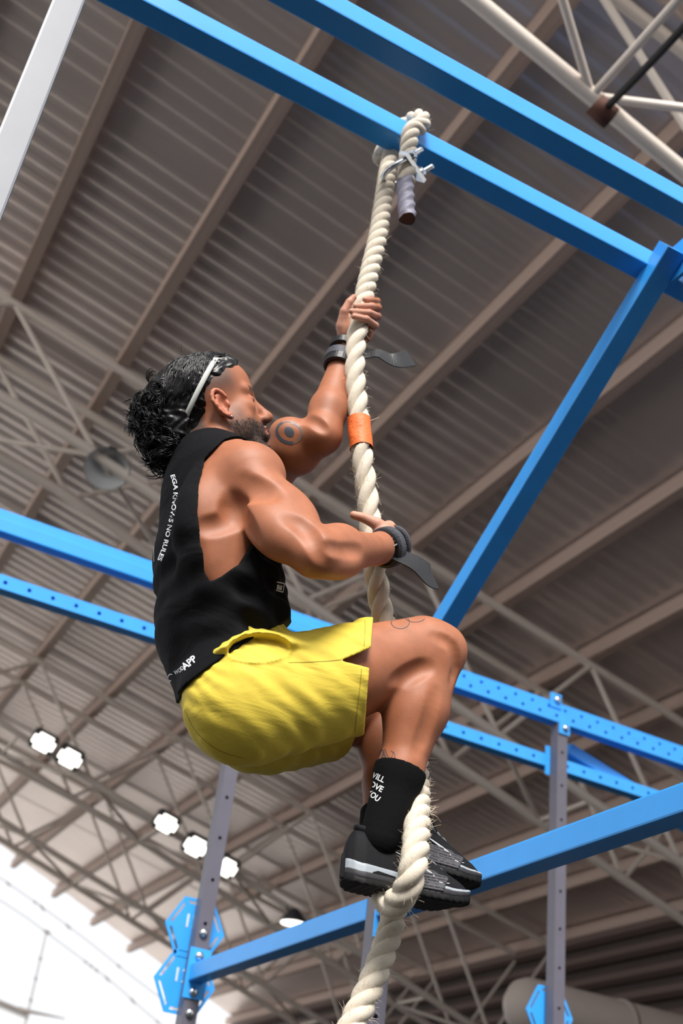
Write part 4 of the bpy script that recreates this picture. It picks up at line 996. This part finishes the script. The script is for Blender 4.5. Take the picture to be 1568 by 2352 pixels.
V, Fc = join(parts); o = mesh_obj('curls', V, Fc, M_hair, None, True); o.parent = hair; o['kind'] = 'stuff'
# stubble and beard hairs
parts = []
sel = np.argwhere((beard > 0.45) & (hx > 0.010) & (hz < -0.050)).ravel(); BN = np.zeros_like(BV)
fn_ = np.cross(BV[BF[:, 2]] - BV[BF[:, 0]], BV[BF[:, 3]] - BV[BF[:, 1]])
for i in range(4):
    for k in range(3): BN[:, k] += np.bincount(BF[:, i], fn_[:, k], len(BV))
BN /= np.linalg.norm(BN, axis=1)[:, None] + 1e-12
for i in rng.choice(sel, min(4200, len(sel)), replace=False):
    d = nrm(BN[i] * 0.6 - HU * 0.7 + rng.standard_normal(3) * 0.35); L = rng.uniform(0.0018, 0.0045)
    parts.append(sweep(np.array([BV[i], BV[i] + d * L * 0.5, BV[i] + d * L + rng.standard_normal(3) * 0.001]), [0.0005, 0.0004, 0.0002], 3, False))
if parts:
    V, Fc = join(parts); o = mesh_obj('beard', V, Fc, mat('beard_hair', (0.02, 0.012, 0.009), 0.6), climber); o['kind'] = 'stuff'
# head band
bd = nrm([0.66, 0, 0.75]); th = np.linspace(0, 2 * np.pi, 72, endpoint=False); V = []; Fc = []
nb_ = np.cross([0, 1, 0], bd)
for i, a in enumerate(th):
    c = np.array([-0.024, 0, 0.042]) + bd * 0.1085 * math.cos(a) + np.array([0, 1, 0]) * 0.0875 * math.sin(a)
    o_ = nrm(bd * math.cos(a) + np.array([0, 1, 0]) * math.sin(a))
    for (dn, do) in ((-0.0055, 0.0), (-0.0050, 0.0016), (0.0050, 0.0016), (0.0055, 0.0), (0.0, -0.002)):
        V.append(Hd(*(c + nb_ * dn + o_ * do)))
for i in range(72):
    for j in range(5): Fc.append((i * 5 + j, i * 5 + (j + 1) % 5, ((i + 1) % 72) * 5 + (j + 1) % 5, ((i + 1) % 72) * 5 + j))
mesh_obj('head_band', V, Fc, mat('pale_grey_elastic', (0.50, 0.52, 0.50), 0.7, 0, 0.1, 200), climber, True)
# ear stud
q = Hd(0.010, -0.0905, -0.050); V, Fc = sweep([q + HL * d for d in (0.002, 0, -0.002, -0.0035)], [0.002, 0.0032, 0.003, 0.001], 10); mesh_obj('ear_stud', V, Fc, M_steel, climber, True)

M_strap = mat('black_leather', (0.006, 0.006, 0.008), 0.42, 0, 0.3, 60, 0.5, 0.3, 260)
M_cuff = mat('charcoal_webbing', (0.05, 0.052, 0.066), 0.55, 0, 0.4, 220, 0.5, 0.8, 300)
def ribbon(name, C, Wd, w0, w1, th_, m, parent, n=26):
    C, L = smooth_path(C, n); Wd, _ = smooth_path(Wd, n); V = []; Fc = []
    T = np.gradient(C, axis=0)
    for i in range(n):
        wv = nrm(Wd[i] - T[i] * (Wd[i] @ T[i]) / (T[i] @ T[i])); nn_ = nrm(np.cross(T[i], wv)); hw = (w0 + (w1 - w0) * i / (n - 1)) / 2
        V += [C[i] - wv * hw + nn_ * th_, C[i] + wv * hw + nn_ * th_, C[i] + wv * hw - nn_ * th_, C[i] - wv * hw - nn_ * th_]
    for i in range(n - 1):
        for j in range(4): Fc.append((i * 4 + j, i * 4 + (j + 1) % 4, i * 4 + 4 + (j + 1) % 4, i * 4 + 4 + j))
    Fc += [(3, 2, 1, 0), tuple(range((n - 1) * 4, n * 4))]
    return mesh_obj(name, V, Fc, m, parent)
def cuff(name, c, ax, r, w, m, parent, up, flat=0.82, thick=0.004):
    ax = nrm(ax); u = nrm(np.array(up) - ax * (np.array(up) @ ax)); v = np.cross(ax, u); V = []; Fc = []; n = 40
    prof = [(-w / 2, 0), (-w / 2 + 0.002, thick), (w / 2 - 0.002, thick), (w / 2, 0), (w / 2, -0.004), (-w / 2, -0.004)]
    for i in range(n):
        a = 2 * math.pi * i / n; rr = 1 / math.sqrt(math.cos(a) ** 2 + (math.sin(a) / flat) ** 2)
        for (t, o_) in prof: V.append(np.array(c) + ax * t + (r * rr + o_) * (math.cos(a) * u + math.sin(a) * v))
    k = len(prof)
    for i in range(n):
        for j in range(k): Fc.append((i * k + j, i * k + (j + 1) % k, ((i + 1) % n) * k + (j + 1) % k, ((i + 1) % n) * k + j))
    return mesh_obj(name, V, Fc, m, parent)
# right wrist
e_r = empty('wrist_strap', rw, parent=climber)
axr = nrm(J(905, 1252, 1.99) - J(868, 1260, 1.955))
cuff('cuff', J(888, 1258, 1.975), axr, 0.0385, 0.040, M_strap, e_r, (0, 0, 1), 0.9)
cuff('webbing', J(889, 1257, 1.976), axr, 0.0425, 0.026, M_cuff, e_r, (0, 0, 1), 0.9, 0.0035)
cuff('wrap', J(906, 1250, 1.992), axr, 0.039, 0.014, M_cuff, e_r, (0, 0, 1), 0.9, 0.004)
bk = [J(880, 1243, 1.925), J(908, 1236, 1.94), J(911, 1250, 1.936), J(884, 1258, 1.921), J(880, 1243, 1.925)]
tube_obj('buckle', smooth_path(bk, 30)[0], 0.0017, M_steel, e_r, 8); tube_obj('buckle_pin', [bk[0] * 0.5 + bk[3] * 0.5, bk[1] * 0.5 + bk[2] * 0.5], 0.002, M_steel, e_r, 8)
ribbon('grip_flap', [J(900, 1270, 1.965), J(925, 1280, 1.955), J(955, 1295, 1.95), J(985, 1320, 1.955), J(992, 1322, 1.957)], [J(912, 1258, 1.99) - J(895, 1305, 1.93), J(930, 1258, 1.98) - J(905, 1312, 1.93), J(965, 1272, 1.98) - J(930, 1330, 1.93), J(1012, 1298, 1.97) - J(958, 1342, 1.94), J(1018, 1299, 1.97) - J(962, 1344, 1.94)], 0.058, 0.066, 0.0014, M_strap, e_r)
# left wrist
e_l = empty('wrist_strap', lw, parent=climber)
cuff('cuff', J(777, 836, 2.11), lw - le, 0.0350, 0.030, M_strap, e_l, LAT, 0.92)
cuff('webbing', J(779, 824, 2.112), lw - le, 0.0355, 0.026, M_cuff, e_l, LAT, 0.92, 0.004)
cuff('wrap', J(787, 797, 2.118), nrm(J(800, 760, 2.12) - lw), 0.0320, 0.022, M_strap, e_l, LAT, 0.92)
ribbon('grip_flap', [J(818, 812, 2.10), J(846, 812, 2.09), J(870, 812, 2.08), J(905, 828, 2.075), J(943, 822, 2.08)], [J(838, 797, 2.10) - J(826, 830, 2.09), J(856, 795, 2.10) - J(845, 826, 2.09), J(880, 800, 2.10) - J(868, 826, 2.08), J(905, 808, 2.09) - J(900, 848, 2.08), J(941, 800, 2.09) - J(944, 848, 2.08)], 0.038, 0.050, 0.0014, M_strap, e_l)
# ------------------------------------------------------------------ tattoos and prints laid on the surfaces
bvh_shirt = BVHTree.FromPolygons([tuple(v) for v in SV], SF.tolist())
def sock_bvh(o): return BVHTree.FromPolygons([tuple(v.co) for v in o.data.vertices], [tuple(p.vertices) for p in o.data.polygons])
def cast(bv, px, py):
    r = ray(px, py); r = Vector(r / np.linalg.norm(r)); q = bv.ray_cast(Vector((0, 0, GZ)), r)
    return None if q[0] is None else (np.array(q[0]), np.array(q[1]))
def stroke(name, pts, w, bv, m, parent, n=30, off=0.0006, closed=False, w2=None):
    P = np.array(pts, float)
    if closed: P = np.vstack([P, P[:1]])
    C, _ = smooth_path(np.c_[P, np.zeros(len(P))], n)
    H = [cast(bv, x, y) for x, y, _z in C]; H = [h for h in H if h is not None]
    if len(H) < 3: return None
    p = np.array([h[0] + h[1] * off for h in H]); nn_ = np.array([h[1] for h in H]); T = np.gradient(p, axis=0); V = []; Fc = []
    ww = np.linspace(w, w if w2 is None else w2, len(p))
    for i in range(len(p)):
        s_ = nrm(np.cross(nn_[i], T[i]) + 1e-9); V += [p[i] - s_ * ww[i] / 2, p[i] + s_ * ww[i] / 2]
    for i in range(len(p) - 1): Fc.append((2 * i, 2 * i + 1, 2 * i + 3, 2 * i + 2))
    return mesh_obj(name, V, Fc, m, parent)
def blob(name, c, rx, ry, rot, bv, m, parent, off=0.0005, n=20):
    V = []; Fc = []; ok = True; cr, sr = math.cos(rot), math.sin(rot)
    for k in range(4):
        for i in range(n):
            a = 2 * math.pi * i / n; x, y = rx * k / 3 * math.cos(a), ry * k / 3 * math.sin(a)
            h = cast(bv, c[0] + x * cr - y * sr, c[1] + x * sr + y * cr)
            if h is None: return None
            V.append(h[0] + h[1] * off)
    for k in range(3):
        for i in range(n): Fc.append((k * n + i, k * n + (i + 1) % n, (k + 1) * n + (i + 1) % n, (k + 1) * n + i))
    return mesh_obj(name, V, Fc, m, parent)
def text_mesh(txt, bold=0.0):
    cu = bpy.data.curves.new('lettering', 'FONT'); cu.body = txt; cu.size = 1.0; cu.offset = bold; cu.resolution_u = 3
    tmp = bpy.data.objects.new('tmp', cu); COL.objects.link(tmp); bpy.context.view_layer.update()
    me = bpy.data.meshes.new_from_object(tmp.evaluated_get(bpy.context.evaluated_depsgraph_get())); bpy.data.objects.remove(tmp)
    V = np.array([v.co[:] for v in me.vertices]); F_ = [tuple(p.vertices) for p in me.polygons]; return V, F_
def text_on(name, txt, path, size, bv, m, parent, updir=1, slant=0.0, bold=0.02, off=0.0008, sx=1.0):
    """letters run along a line of image points; updir +1: tops to the left of the running direction"""
    V, F_ = text_mesh(txt, bold); V[:, 0] -= V[:, 0].min(); L = V[:, 0].max()
    P = np.array(path, float); C, tot = smooth_path(np.c_[P, np.zeros(len(P))], 60); s = np.linspace(0, tot, 60); T = np.gradient(C, axis=0)
    u = V[:, 0] / L * tot; x = np.interp(u, s, C[:, 0]); y = np.interp(u, s, C[:, 1]); tx = np.interp(u, s, T[:, 0]); ty = np.interp(u, s, T[:, 1]); l = np.hypot(tx, ty); tx /= l; ty /= l
    h = V[:, 1] * size; px = x + ty * h * updir + tx * h * slant; py = y - tx * h * updir + ty * h * slant
    H = [cast(bv, a, b) for a, b in zip(px, py)]; good = [q is not None for q in H]
    W_ = [(q[0] + q[1] * off) if q is not None else np.zeros(3) for q in H]
    F2 = [f for f in F_ if all(good[i] for i in f)]
    used = sorted({i for f in F2 for i in f}); mp = {k: i for i, k in enumerate(used)}
    if not F2: return None
    return mesh_obj(name, [W_[i] for i in used], [tuple(mp[i] for i in f) for f in F2], m, parent)
M_ink = mat('tattoo_ink', (0.055, 0.062, 0.080), 0.5); M_ink2 = mat('faded_tattoo_ink', (0.19, 0.135, 0.115), 0.5)
# biceps medallion
def el(c, rx, ry, rot, a0, a1, n=14):
    cr, sr = math.cos(rot), math.sin(rot); return [(c[0] + rx * math.cos(a) * cr - ry * math.sin(a) * sr, c[1] + rx * math.cos(a) * sr + ry * math.sin(a) * cr) for a in np.linspace(a0, a1, n)]
tb = bvh_body
tat = empty('biceps_tattoo', le, parent=o_body) if False else None
stroke('biceps_tattoo', el((665, 993), 30, 24, 0.35, 1.0, 3.9), 0.0075, tb, M_ink, climber, 40)
stroke('biceps_tattoo', el((665, 993), 30, 24, 0.35, 3.8, 7.4), 0.0035, tb, M_ink2, climber, 40)
stroke('biceps_tattoo', el((668, 992), 26, 20, 0.35, 4.4, 6.9), 0.0060, tb, M_ink2, climber, 30, 0.0005)
blob('biceps_tattoo', (664, 992), 13, 10, 0.9, tb, M_ink, climber)
# thigh rings
stroke('thigh_tattoo', el((919, 1429), 21, 15, 0.0, 0, 6.2, 20), 0.0016, tb, M_ink, climber, 50)
stroke('thigh_tattoo', el((953, 1419), 22, 10, 0.0, 0.2, 3.6, 14), 0.0014, tb, M_ink, climber, 40)
# flames above the ankle
for pts, w in (([(872, 1752), (880, 1725), (874, 1722)], 0.003), ([(880, 1724), (886, 1740), (893, 1753), (903, 1748), (907, 1735), (902, 1726)], 0.0024), ([(884, 1720), (890, 1736), (897, 1741), (903, 1730), (897, 1724)], 0.0015), ([(882, 1726), (880, 1742), (884, 1756)], 0.004), ([(890, 1755), (900, 1760), (908, 1752), (911, 1762)], 0.002), ([(869, 1748), (872, 1730), (880, 1720)], 0.0022)):
    stroke('ankle_tattoo', pts, w, tb, M_ink, climber, 20, 0.0006, False, w * 0.4)
# prints on the tank top
text_on('back_lettering', 'EGA KNOWS NO RULES', [(392, 1092), (399, 1118), (397, 1150), (392, 1180), (384, 1215), (374, 1255), (362, 1286)], 14, bvh_shirt, M_white, o_shirt, 1, 0.0, 0.03)
stroke('back_print', [(366, 1172), (360, 1195), (356, 1225)], 0.004, bvh_shirt, M_white, o_shirt, 14); stroke('back_print', [(357, 1230), (354, 1260), (354, 1290)], 0.004, bvh_shirt, M_white, o_shirt, 14)
text_on('hem_lettering', 'WOD', [(402, 1550), (413, 1545), (424, 1536)], 13, bvh_shirt, M_white, o_shirt, 1, 0.1, 0.02)
text_on('hem_lettering', 'APP', [(424, 1540), (438, 1529), (454, 1516)], 22, bvh_shirt, M_white, o_shirt, 1, 0.0, 0.03)
stroke('hem_print', el((392, 1556), 6, 8, 0.3, 1.0, 5.0), 0.002, bvh_shirt, M_white, o_shirt, 20)
q = [(635, 1336), (652, 1341), (649, 1360), (633, 1355)]
for a, b in ((0, 1), (1, 2), (2, 3)): stroke('chest_label', [q[a], ((q[a][0] + q[b][0]) / 2, (q[a][1] + q[b][1]) / 2), q[b]], 0.0018, bvh_shirt, M_white, o_shirt, 8, 0.0008)
for k in range(5): stroke('chest_label', [(637.0 + k * 2.3, 1342.5 + k * 0.6 + (k == 2) * 1.5), (636.5 + k * 2.3, 1347 + k * 0.6), (635.5 + k * 2.3, 1353 + k * 0.6)], 0.0024, bvh_shirt, M_white, o_shirt, 8, 0.0008)
# seams of the shorts
bvh_sh = BVHTree.FromPolygons([tuple(v) for v in PV], PF.tolist()); M_seam = mat('ochre_thread', (0.36, 0.25, 0.015), 0.7)
for pts in ([(662, 1522), (700, 1521), (745, 1519), (785, 1515)], [(830, 1536), (826, 1580), (820, 1630), (815, 1682)], [(838, 1424), (838, 1450), (836, 1484)], [(424, 1630), (450, 1680), (500, 1722), (560, 1742)]):
    stroke('seam', pts, 0.0014, bvh_sh, M_seam, o_shorts, 30, 0.0006)
# lettering on the sock
bs = sock_bvh(o_sockR)
for txt, p0, p1 in (('WILL', (846, 1781), (880, 1798)), ('LOVE', (841, 1801), (876, 1820)), ('YOU', (841, 1822), (867, 1842))):
    text_on('sock_lettering', txt, [p0, ((p0[0] + p1[0]) / 2, (p0[1] + p1[1]) / 2), p1], 19, bs, M_white, o_sockR, 1, 0.0, 0.02)
# bracelet
cuff('bracelet', J(862, 1262, 1.950), fa, 0.0345, 0.004, mat('orange_cord', (0.75, 0.30, 0.12), 0.6), climber, (0, 0, 1), 0.92, 0.0015)
